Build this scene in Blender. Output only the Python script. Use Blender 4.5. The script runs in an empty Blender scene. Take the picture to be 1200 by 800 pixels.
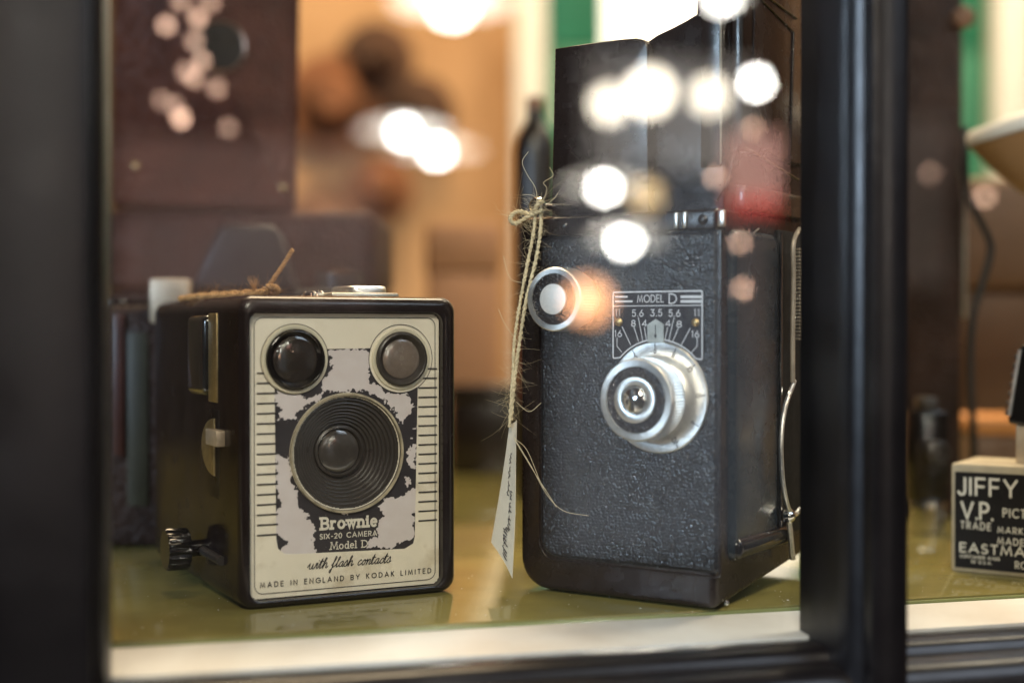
import bpy, bmesh, math, random
import numpy as np
from mathutils import Vector, Matrix

rnd = random.Random(7)
scene = bpy.context.scene
COL = scene.collection

# ------------------------------------------------------------------ camera
F = 1200 * 50 / 36.0                 # focal length in photograph pixels
EYE = Vector((0.0, 0.0, 0.095))      # above the shelf top (z = 0)
PITCH = math.atan(15 / F)
cam_d = bpy.data.cameras.new('camera')
cam = bpy.data.objects.new('camera', cam_d)
COL.objects.link(cam)
cam.location = EYE
cam.rotation_euler = (math.pi / 2 - PITCH, 0, 0)
cam_d.lens = 50
cam_d.sensor_width = 36
cam_d.clip_start = 0.01
cam_d.clip_end = 60
cam_d.dof.use_dof = True
cam_d.dof.focus_distance = 0.504
cam_d.dof.aperture_fstop = 3.5
scene.camera = cam

# ------------------------------------------------------------------ world, lamps, exposure
world = bpy.data.worlds.new('World')
scene.world = world
world.use_nodes = True
bgn = world.node_tree.nodes['Background']
bgn.inputs[0].default_value = (0.74, 0.66, 0.68, 1)
bgn.inputs[1].default_value = 0.032
vs = scene.view_settings
vs.view_transform = 'Standard'
vs.look = 'None'
vs.exposure = 0.4
vs.gamma = 1.0
vs.use_curve_mapping = False
scene.cycles.use_denoising = True
scene.cycles.use_adaptive_sampling = False
scene.cycles.max_bounces = 8
scene.cycles.transparent_max_bounces = 12
scene.cycles.sample_clamp_indirect = 0
scene.cycles.sample_clamp_direct = 0
scene.cycles.blur_glossy = 0.5
scene.cycles.caustics_reflective = False
scene.cycles.caustics_refractive = False


def area(name, loc, target, size, power, color, size_y=None):
    d = bpy.data.lights.new(name, 'AREA')
    d.energy = power
    d.color = color
    d.size = size
    if size_y:
        d.shape = 'RECTANGLE'
        d.size_y = size_y
    o = bpy.data.objects.new(name, d)
    COL.objects.link(o)
    o.location = loc
    o.rotation_euler = (Vector(target) - Vector(loc)).to_track_quat('-Z', 'Y').to_euler()
    return o


area('arcade_key_light', (-0.10, -0.62, 0.92), (-0.02, 0.5, 0.05), 0.42, 14.0, (1.0, 0.87, 0.71))
area('cool_fill_light', (1.15, -0.15, 0.95), (0.1, 0.5, 0.05), 0.7, 6.0, (0.76, 0.85, 1.0))  # added cool fill for the cine camera's right side, no known lamp
area('added_side_light', (-0.66, -0.32, 0.34), (0.05, 0.5, 0.08), 0.30, 7.0, (0.62, 0.79, 1.0), 0.30)  # added light that gives the leather and metal dial their bluish sheen
area('shop_ceiling_light', (-0.2, 1.25, 1.5), (-0.1, 1.7, 0.2), 0.6, 27.0, (1.0, 0.74, 0.46))
area('shop_shelf_light', (0.15, 0.95, 0.9), (-0.02, 0.62, 0.0), 0.25, 4.5, (1.0, 0.80, 0.56))
area('shop_side_light', (0.95, 1.0, 1.2), (0.62, 1.5, 0.2), 0.4, 16.0, (1.0, 0.84, 0.62))


# ------------------------------------------------------------------ pixel rays and local frames
def ray(px, py):
    xc, zc = (px - 600) / F, -(py - 400) / F
    ca, sa = math.cos(PITCH), math.sin(PITCH)
    return Vector((xc, ca + sa * zc, zc * ca - sa))


def at(px, py, Y):
    d = ray(px, py)
    return EYE + d * (Y / d.y)


class Frame:
    """A thing's own axes: x along its front, y into its depth, z up."""

    def __init__(s, x, y, z, yaw_deg):
        s.o = Vector((x, y, z))
        s.yaw = math.radians(yaw_deg)
        s.R = Matrix.Rotation(s.yaw, 3, 'Z')
        s.Ri = s.R.transposed()

    def local(s, p):
        return s.Ri @ (Vector(p) - s.o)

    def world(s, p):
        return s.o + s.R @ Vector(p)

    def hit(s, px, py, axis=1, val=0.0):
        o, d = s.local(EYE), s.Ri @ ray(px, py)
        return o + d * ((val - o[axis]) / d[axis])

    def xz(s, px, py, y=0.0):
        p = s.hit(px, py, 1, y)
        return (p.x, p.z)

    def yz(s, px, py, x=0.0):
        p = s.hit(px, py, 0, x)
        return (p.y, p.z)


# ------------------------------------------------------------------ things and parts
def tag(o, label, cat, group=None):
    o['label'] = label
    o['category'] = cat
    if group:
        o['group'] = group
    return o


def thing(name, label, cat, fr, group=None):
    o = bpy.data.objects.new(name, None)
    COL.objects.link(o)
    o.empty_display_size = 0.02
    o.location = fr.o
    o.rotation_euler = (0, 0, fr.yaw)
    return tag(o, label, cat, group)


class MB:
    def __init__(s):
        s.v, s.f = [], []

    def add(s, vs_, fs_):
        n = len(s.v)
        s.v += [tuple(p) for p in vs_]
        s.f += [tuple(i + n for i in f) for f in fs_]
        return s

    def box(s, x0, x1, y0, y1, z0, z1, r=0.0, seg=2):
        bm = bmesh.new()
        bmesh.ops.create_cube(bm, size=1)
        for v in bm.verts:
            v.co = Vector(((x0 + x1) / 2 + v.co.x * (x1 - x0), (y0 + y1) / 2 + v.co.y * (y1 - y0), (z0 + z1) / 2 + v.co.z * (z1 - z0)))
        if r > 0:
            bmesh.ops.bevel(bm, geom=list(bm.edges), offset=r, segments=seg, profile=0.5, affect='EDGES')
        return s.bm(bm)

    def bm(s, bm):
        bm.verts.ensure_lookup_table()
        bm.verts.index_update()
        s.add([v.co for v in bm.verts], [[v.index for v in f.verts] for f in bm.faces])
        bm.free()
        return s

    def loft(s, loops, cap0=False, cap1=False, closed=True):
        n = len(loops[0])
        vs_, fs_ = [], []
        for L in loops:
            vs_ += L
        for k in range(len(loops) - 1):
            for i in range(n if closed else n - 1):
                j = (i + 1) % n
                fs_.append((k * n + i, k * n + j, (k + 1) * n + j, (k + 1) * n + i))
        if cap0:
            fs_.append(tuple(range(n))[::-1])
        if cap1:
            m = (len(loops) - 1) * n
            fs_.append(tuple(m + i for i in range(n)))
        return s.add(vs_, fs_)

    def prism(s, out, d0, d1, bev=0.0, plane='xz', back=True):
        """outline extruded from d0 (front, bevelled) to d1 (back); plane xz extrudes along y, yz along x"""
        def P(p, d):
            return (p[0], d, p[1]) if plane == 'xz' else ((d, p[0], p[1]) if plane == 'yz' else (p[0], p[1], d))
        sg = 1 if d1 > d0 else -1
        loops = []
        if bev > 0:
            for k in range(4):
                a = k / 3 * math.pi / 2
                loops.append([P(p, d0 + sg * bev * (1 - math.sin(a))) for p in inset(out, bev * (1 - math.cos(a)))][:])
            loops = []
            for k in range(4):
                a = k / 3 * math.pi / 2
                q = inset(out, bev * (1 - math.sin(a)))
                loops.append([P(p, d0 + sg * bev * (1 - math.cos(a))) for p in q])
        else:
            loops.append([P(p, d0) for p in out])
        loops.append([P(p, d1) for p in out])
        return s.loft(loops, True, back)

    def lathe(s, prof, o, axis, seg=48, knurl=None, cap=True):
        """prof: (radius, height along axis); knurl = (i0, i1, depth) profile rows whose radius alternates"""
        a = Vector(axis).normalized()
        h = Vector((0, 0, 1)) if abs(a.z) < 0.9 else Vector((1, 0, 0))
        u = a.cross(h).normalized()
        w = a.cross(u)
        o = Vector(o)
        loops = []
        for k, (r, t) in enumerate(prof):
            L = []
            for i in range(seg):
                rr = r
                if knurl and knurl[0] <= k <= knurl[1] and i % 2:
                    rr -= knurl[2]
                th = 2 * math.pi * i / seg
                L.append(tuple(o + a * t + (u * math.cos(th) + w * math.sin(th)) * rr))
            loops.append(L)
        return s.loft(loops, cap and prof[0][0] > 1e-6, cap and prof[-1][0] > 1e-6)

    def tube(s, path, rad, n=6, cap=True):
        path = [Vector(p) for p in path]
        loops = []
        prev = None
        for i, p in enumerate(path):
            d = (path[min(i + 1, len(path) - 1)] - path[max(i - 1, 0)])
            if d.length < 1e-9:
                d = Vector((0, 0, 1))
            d.normalize()
            if prev is None:
                prev = d.orthogonal().normalized()
            u = (prev - d * prev.dot(d))
            if u.length < 1e-6:
                u = d.orthogonal()
            u.normalize()
            prev = u
            w = d.cross(u)
            r = rad(i / (len(path) - 1)) if callable(rad) else rad
            loops.append([tuple(p + (u * math.cos(2 * math.pi * k / n) + w * math.sin(2 * math.pi * k / n)) * r) for k in range(n)])
        return s.loft(loops, cap, cap)

    def ribbon(s, pts, w, place, closed=False):
        """flat mitred strip of width w along 2-D points; place maps (a, b) to 3-D"""
        P = [Vector(p) for p in pts]
        q = [P[0]]
        for p in P[1:]:
            if (p - q[-1]).length > 1e-9:
                q.append(p)
        P = q
        n = len(P)
        if n < 2:
            return s
        if closed and (P[0] - P[-1]).length < 1e-9:
            P = P[:-1]
            n -= 1
        L, R = [], []
        for i in range(n):
            a = P[(i - 1) % n] if closed or i > 0 else None
            b = P[(i + 1) % n] if closed or i < n - 1 else None
            d1 = (P[i] - a).normalized() if a is not None else (b - P[i]).normalized()
            d2 = (b - P[i]).normalized() if b is not None else d1
            t = d1 + d2
            t = t.normalized() if t.length > 1e-6 else d1
            nn = Vector((-t.y, t.x))
            c = max(0.45, nn.dot(Vector((-d1.y, d1.x))))
            e = Vector((0, 0))
            if not closed and i == 0:
                e = -d1 * w * 0.3
            if not closed and i == n - 1:
                e = d1 * w * 0.3
            L.append(place(P[i] + e + nn * (w / 2 / c)))
            R.append(place(P[i] + e - nn * (w / 2 / c)))
        fs_ = []
        for i in range(n if closed else n - 1):
            j = (i + 1) % n
            fs_.append((i, j, n + j, n + i))
        return s.add(L + R, fs_)

    def build(s, name, mat, parent=None, smooth=35, label=None):
        me = bpy.data.meshes.new(name)
        me.from_pydata(s.v, [], s.f)
        me.validate()
        bm = bmesh.new()
        bm.from_mesh(me)
        bmesh.ops.recalc_face_normals(bm, faces=bm.faces)
        bm.to_mesh(me)
        bm.free()
        if smooth:
            me.polygons.foreach_set('use_smooth', [True] * len(me.polygons))
            me.set_sharp_from_angle(angle=math.radians(smooth))
        me.materials.append(mat)
        o = bpy.data.objects.new(name, me)
        COL.objects.link(o)
        if parent is not None:
            o.parent = parent
        if label:
            o['label'] = label
        return o


def inset(out, d):
    """move a closed outline inwards by d"""
    if d == 0:
        return list(out)
    P = [Vector(p) for p in out]
    n = len(P)
    area2 = sum(P[i].x * P[(i + 1) % n].y - P[(i + 1) % n].x * P[i].y for i in range(n))
    sg = 1 if area2 > 0 else -1
    R = []
    for i in range(n):
        d1 = (P[i] - P[i - 1]).normalized()
        d2 = (P[(i + 1) % n] - P[i]).normalized()
        t = (d1 + d2)
        t = t.normalized() if t.length > 1e-6 else d1
        nn = Vector((-t.y, t.x)) * sg
        c = max(0.5, nn.dot(Vector((-d1.y, d1.x)) * sg))
        R.append(tuple(P[i] + nn * (d / c)))
    return R


def rrect(x0, x1, z0, z1, r, seg=6):
    """rounded rectangle, counter-clockwise; r = one radius or (bl, br, tr, tl)"""
    if not isinstance(r, (tuple, list)):
        r = (r, r, r, r)
    C = [(x0 + r[0], z0 + r[0], r[0], 180), (x1 - r[1], z0 + r[1], r[1], 270), (x1 - r[2], z1 - r[2], r[2], 0), (x0 + r[3], z1 - r[3], r[3], 90)]
    out = []
    for cx, cz, rr, a0 in C:
        for k in range(seg + 1):
            a = math.radians(a0 + 90 * k / seg)
            out.append((cx + rr * math.cos(a), cz + rr * math.sin(a)))
    return out


def circle(cx, cz, r, n=64):
    return [(cx + r * math.cos(2 * math.pi * k / n), cz + r * math.sin(2 * math.pi * k / n)) for k in range(n)]


def smooth_path(pts, n=8):
    """Catmull-Rom through the points"""
    P = [Vector(p) for p in pts]
    P = [P[0] * 2 - P[1]] + P + [P[-1] * 2 - P[-2]]
    out = []
    for i in range(1, len(P) - 2):
        for k in range(n):
            t = k / n
            a, b, c, d = P[i - 1], P[i], P[i + 1], P[i + 2]
            out.append(0.5 * ((2 * b) + (c - a) * t + (2 * a - 5 * b + 4 * c - d) * t * t + (3 * b - a - 3 * c + d) * t ** 3))
    out.append(P[-2])
    return out


# ------------------------------------------------------------------ materials
def nodes(m):
    return m.node_tree.nodes, m.node_tree.links


def mat(name, col, rough=0.5, metal=0.0, vary=0.0, vscale=60, bump=0.0, bscale=400, btype='noise', coat=0.0, spec=0.5, rvary=0.0, col2=None, emit=None, estr=0, stretch=None, bdist=0.0004, aniso=0.0):
    m = bpy.data.materials.new(name)
    m.use_nodes = True
    N, L = nodes(m)
    b = N['Principled BSDF']
    b.inputs['Base Color'].default_value = (*col, 1)
    b.inputs['Roughness'].default_value = rough
    b.inputs['Metallic'].default_value = metal
    b.inputs['Specular IOR Level'].default_value = spec
    b.inputs['Coat Weight'].default_value = coat
    b.inputs['Coat Roughness'].default_value = 0.08
    if aniso:
        b.inputs['Anisotropic'].default_value = aniso
        tg = N.new('ShaderNodeTangent')
        tg.direction_type = 'RADIAL'
        tg.axis = 'Y'
        L.new(tg.outputs['Tangent'], b.inputs['Tangent'])
    if emit:
        b.inputs['Emission Color'].default_value = (*emit, 1)
        b.inputs['Emission Strength'].default_value = estr
    tc = N.new('ShaderNodeTexCoord')
    vec = tc.outputs['Object']
    if stretch:
        mp = N.new('ShaderNodeMapping')
        mp.inputs['Scale'].default_value = stretch
        L.new(vec, mp.inputs['Vector'])
        vec = mp.outputs['Vector']
    if vary or col2:
        n = N.new('ShaderNodeTexNoise')
        n.inputs['Scale'].default_value = vscale
        n.inputs['Detail'].default_value = 7
        n.inputs['Roughness'].default_value = 0.62
        L.new(vec, n.inputs['Vector'])
        r = N.new('ShaderNodeValToRGB')
        r.color_ramp.elements[0].position = 0.33
        r.color_ramp.elements[1].position = 0.68
        c2 = col2 if col2 else tuple(min(1, c * (1 + vary)) for c in col)
        c1 = col if col2 else tuple(c * (1 - vary) for c in col)
        r.color_ramp.elements[0].color = (*c1, 1)
        r.color_ramp.elements[1].color = (*c2, 1)
        L.new(n.outputs['Fac'], r.inputs['Fac'])
        L.new(r.outputs['Color'], b.inputs['Base Color'])
    if rvary:
        n2 = N.new('ShaderNodeTexNoise')
        n2.inputs['Scale'].default_value = vscale * 1.7 + 11
        n2.inputs['Detail'].default_value = 8
        L.new(vec, n2.inputs['Vector'])
        mr = N.new('ShaderNodeMapRange')
        mr.inputs['From Min'].default_value = 0.3
        mr.inputs['From Max'].default_value = 0.7
        mr.inputs['To Min'].default_value = max(0.02, rough - rvary)
        mr.inputs['To Max'].default_value = min(1, rough + rvary)
        L.new(n2.outputs['Fac'], mr.inputs['Value'])
        L.new(mr.outputs['Result'], b.inputs['Roughness'])
    if bump:
        bp = N.new('ShaderNodeBump')
        bp.inputs['Strength'].default_value = bump
        bp.inputs['Distance'].default_value = bdist
        if btype == 'leather':
            w = N.new('ShaderNodeTexNoise')
            w.inputs['Scale'].default_value = bscale * 0.6
            L.new(vec, w.inputs['Vector'])
            mx = N.new('ShaderNodeMix')
            mx.data_type = 'VECTOR'
            mx.inputs['Factor'].default_value = 0.0009
            va = N.new('ShaderNodeVectorMath')
            va.operation = 'MULTIPLY_ADD'
            va.inputs[1].default_value = (0.0012, 0.0012, 0.0012)
            L.new(w.outputs['Color'], va.inputs[0])
            L.new(vec, va.inputs[2])
            t = N.new('ShaderNodeTexVoronoi')
            t.feature = 'SMOOTH_F1'
            t.inputs['Scale'].default_value = bscale
            t.inputs['Smoothness'].default_value = 0.25
            L.new(va.outputs['Vector'], t.inputs['Vector'])
            cr = N.new('ShaderNodeMapRange')
            cr.interpolation_type = 'SMOOTHSTEP'
            cr.inputs['From Min'].default_value = 0.62
            cr.inputs['From Max'].default_value = 0.08
            L.new(t.outputs['Distance'], cr.inputs['Value'])
            hs = cr.outputs['Result']
        else:
            t = N.new('ShaderNodeTexNoise')
            t.inputs['Scale'].default_value = bscale
            t.inputs['Detail'].default_value = 6
            L.new(vec, t.inputs['Vector'])
            hs = t.outputs['Fac']
        L.new(hs, bp.inputs['Height'])
        L.new(bp.outputs['Normal'], b.inputs['Normal'])
    return m


def pane_mat():
    m = bpy.data.materials.new('window_glass')
    m.use_nodes = True
    N, L = nodes(m)
    N.remove(N['Principled BSDF'])
    out = N['Material Output']
    tr = N.new('ShaderNodeBsdfTransparent')
    tr.inputs['Color'].default_value = (0.97, 0.985, 0.98, 1)
    gl = N.new('ShaderNodeBsdfGlossy')
    gl.inputs['Roughness'].default_value = 0.0
    # Schlick reflectance of one coated face, the same from either side
    ge = N.new('ShaderNodeNewGeometry')
    dp = N.new('ShaderNodeVectorMath')
    dp.operation = 'DOT_PRODUCT'
    L.new(ge.outputs['Incoming'], dp.inputs[0])
    L.new(ge.outputs['Normal'], dp.inputs[1])
    prev = dp.outputs['Value']
    for op, val in (('ABSOLUTE', None), ('SUBTRACT', 1.0), ('POWER', 5.0), ('MULTIPLY', .92), ('ADD', .08)):
        mu = N.new('ShaderNodeMath')
        mu.operation = op
        k = 0
        if op == 'SUBTRACT':
            mu.inputs[0].default_value = val
            k = 1
        elif val is not None:
            mu.inputs[1].default_value = val
        L.new(prev, mu.inputs[k])
        prev = mu.outputs['Value']
    mu.use_clamp = True
    mx = N.new('ShaderNodeMixShader')
    L.new(mu.outputs['Value'], mx.inputs['Fac'])
    L.new(tr.outputs['BSDF'], mx.inputs[1])
    L.new(gl.outputs['BSDF'], mx.inputs[2])
    L.new(mx.outputs['Shader'], out.inputs['Surface'])
    return m


def glow(name, col, strength):
    m = bpy.data.materials.new(name)
    m.use_nodes = True
    N, L = nodes(m)
    b = N['Principled BSDF']
    b.inputs['Base Color'].default_value = (0.8, 0.8, 0.8, 1)
    b.inputs['Emission Color'].default_value = (*col, 1)
    b.inputs['Emission Strength'].default_value = strength
    b.inputs['Specular IOR Level'].default_value = 0.1
    if strength < 2:
        m.cycles.emission_sampling = 'NONE'
    return m


M = dict(
    frame=mat('black_frame_paint', (0.0042, 0.0035, 0.0040), 0.33, vary=0.4, vscale=25, bump=0.2, bscale=180, rvary=0.05, spec=.42),
    sill=mat('white_sill_paint', (0.60, 0.55, 0.49), 0.4, col2=(0.80, 0.79, 0.76), vscale=16, bump=0.2, bscale=200),
    shelf=mat('olive_shelf_glass', (0.205, 0.175, 0.056), 0.10, vary=0.25, vscale=14, bump=0.05, bscale=90, rvary=0.05, coat=0.3),
    shelf_edge=mat('shelf_edge_glass', (0.22, 0.24, 0.10), 0.12),
    bakelite=mat('black_bakelite', (0.014, 0.010, 0.010), 0.2, vary=0.3, vscale=50, bump=0.15, bscale=160, rvary=0.09),
    black_gloss=mat('black_gloss', (0.010, 0.009, 0.009), 0.12, rvary=0.05),
    barrel=mat('black_barrel', (0.045, 0.040, 0.037), 0.33, rvary=0.08),
    ink=mat('black_ink', (0.022, 0.020, 0.022), 0.5),
    cream_ink=mat('cream_ink', (0.74, 0.70, 0.60), 0.5),
    cream=mat('cream_enamel', (0.70, 0.65, 0.50), 0.35, vary=0.05, vscale=80),
    old_cream=mat('grimy_cream_enamel', (0.40, 0.35, 0.25), 0.38, vary=0.35, vscale=200),
    brass=mat('dull_brass', (0.42, 0.31, 0.15), 0.38, 0.8, vary=0.25, vscale=300, bump=0.3, bscale=900),
    alu=mat('brushed_aluminium', (0.90, 0.90, 0.89), 0.36, 0.97, vary=0.08, vscale=500, bump=0.06, bscale=1500, rvary=0.07, aniso=.6),
    satin=mat('satin_aluminium', (0.78, 0.77, 0.76), 0.5, 0.4, vary=0.1, vscale=900, bump=.3, bscale=2500),
    chrome=mat('chrome', (0.80, 0.80, 0.80), 0.1, 1.0, rvary=0.05),
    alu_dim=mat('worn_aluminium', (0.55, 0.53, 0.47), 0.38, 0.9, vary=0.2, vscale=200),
    beige=mat('beige_metal', (0.50, 0.40, 0.29), 0.42, 0.3, vary=0.25, vscale=120, bump=0.3, bscale=300),
    leather=mat('black_pebbled_leather', (0.014, 0.014, 0.017), 0.28, vary=0.3, vscale=70, bump=0.12, bscale=2600, rvary=0.10, spec=.6),
    inlay=mat('black_knob_inlay', (0.018, 0.015, 0.017), 0.35, vary=0.3, vscale=300, bump=0.8, bscale=900, btype='leather'),
    cine=mat('black_enamel', (0.020, 0.014, 0.013), 0.26, vary=0.25, vscale=60, bump=0.12, bscale=500, rvary=0.08),
    cine_panel=mat('dark_enamel_panel', (0.012, 0.021, 0.030), 0.27, vary=0.15, vscale=50, rvary=0.06),
    rough_black=mat('worn_black_cloth', (0.016, 0.015, 0.014), 0.6, vary=0.5, vscale=300, bump=0.6, bscale=900, spec=.22),
    plate=mat('black_plate_enamel', (0.020, 0.018, 0.022), 0.3, rvary=0.06),
    plate_ink=mat('silver_plate_print', (0.66, 0.66, 0.68), 0.35, 0.2),
    twine=mat('jute_twine', (0.76, 0.64, 0.42), 0.85, vary=0.35, vscale=900, bump=0.5, bscale=2500),
    fibre=mat('jute_fibre', (0.68, 0.57, 0.38), 0.8),
    orange_twine=mat('orange_brown_twine', (0.36, 0.19, 0.06), 0.85, vary=0.4, vscale=900, bump=0.5, bscale=2500),
    paper=mat('white_card', (0.84, 0.79, 0.68), 0.7, vary=0.04, vscale=200, bump=0.2, bscale=1500),
    pen=mat('pen_ink', (0.02, 0.02, 0.035), 0.5),
    brown_leather=mat('brown_leather', (0.085, 0.028, 0.017), 0.42, vary=0.35, vscale=45, bump=0.9, bscale=420, btype='leather', bdist=.0009, spec=.22),
    dark_leather=mat('dark_brown_leather', (0.040, 0.022, 0.017), 0.42, vary=0.5, vscale=30, bump=0.9, bscale=380, btype='leather', bdist=.0009, spec=.22),
    tan_leather=mat('tan_leather', (0.16, 0.085, 0.045), 0.5, vary=0.3, vscale=12, bump=0.6, bscale=240, btype='leather'),
    card=mat('cream_box_card', (0.44, 0.375, 0.26), 0.6, vary=0.16, vscale=120, bump=0.25, bscale=700),
    label=mat('black_label_paper', (0.012, 0.011, 0.011), 0.75, vary=0.2, vscale=100, spec=.15),
    wall=mat('tan_plaster', (0.40, 0.21, 0.085), 0.8, col2=(0.66, 0.39, 0.19), vscale=2.6, bump=0.3, bscale=60),
    side_wall=mat('brown_plaster', (0.30, 0.17, 0.09), 0.8, vary=0.2, vscale=3),
    dark_wood=mat('dark_wood', (0.009, 0.006, 0.005), 0.5, vary=.4, vscale=6, stretch=(1, 1, .1)),
    arcade=mat('terracotta_render', (0.035, 0.02, 0.018), 0.8, vary=.3, vscale=.8),
    floor=mat('brown_floor', (0.12, 0.07, 0.04), 0.5, vary=0.2, vscale=4),
    white=mat('white_gloss_paint', (0.76, 0.70, 0.60), 0.4, vary=0.05, vscale=10),
    green=mat('green_paint', (0.012, 0.16, 0.075), 0.45, vary=0.2, vscale=5),
    picture=mat('brown_painting', (0.085, 0.036, 0.016), 0.6, vscale=8, col2=(0.44, 0.24, 0.105)),
    peach=mat('peach_card', (0.44, 0.22, 0.11), 0.6, vary=0.12, vscale=14),
    brown_card=mat('brown_card', (0.20, 0.10, 0.055), 0.6, vary=0.2, vscale=16),
    orange_card=mat('orange_card', (0.60, 0.25, 0.07), 0.5, vary=0.15, vscale=30),
    bottle=mat('dark_bottle_glass', (0.010, 0.006, 0.004), 0.3, rvary=0.05),
    grey=mat('grey_steel_paint', (0.02, 0.02, 0.022), 0.42, 0.3, vary=0.2, vscale=60, spec=.22),
    tin=mat('polished_tin', (0.62, 0.62, 0.60), 0.22, 1.0, rvary=0.08, vscale=60),
    shade=mat('enamel_shade', (0.82, 0.78, 0.70), 0.4),
    shade_in=mat('brown_shade_lining', (0.42, 0.24, 0.12), 0.5),
    cable=mat('black_rubber', (0.012, 0.012, 0.012), 0.5),
    olive=mat('olive_strip', (0.035, 0.032, 0.018), 0.5, vary=0.2, vscale=60),
    red=mat('dark_red_leather', (0.06, 0.018, 0.014), 0.4, vary=0.3, vscale=80),
    pane=pane_mat(),
)


def lens_mat(name, col, rough):
    return mat(name, col, rough, vary=0.25, vscale=160, coat=1.0, spec=0.8, rvary=rough * .6)


M['lens'] = lens_mat('taking_lens_glass', (0.060, 0.053, 0.048), 0.16)
M['finder_dark'] = lens_mat('dark_finder_glass', (0.032, 0.026, 0.022), 0.10)
M['finder_pale'] = lens_mat('pale_finder_glass', (0.17, 0.135, 0.11), 0.2)
M['side_glass'] = lens_mat('side_finder_glass', (0.02, 0.018, 0.016), 0.1)


# ------------------------------------------------------------------ lettering (single-stroke alphabet, cap height 1)
def arc(cx, cy, rx, ry, a0, a1, n=10):
    return [(cx + rx * math.cos(math.radians(a0 + (a1 - a0) * k / n)), cy + ry * math.sin(math.radians(a0 + (a1 - a0) * k / n))) for k in range(n + 1)]


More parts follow.
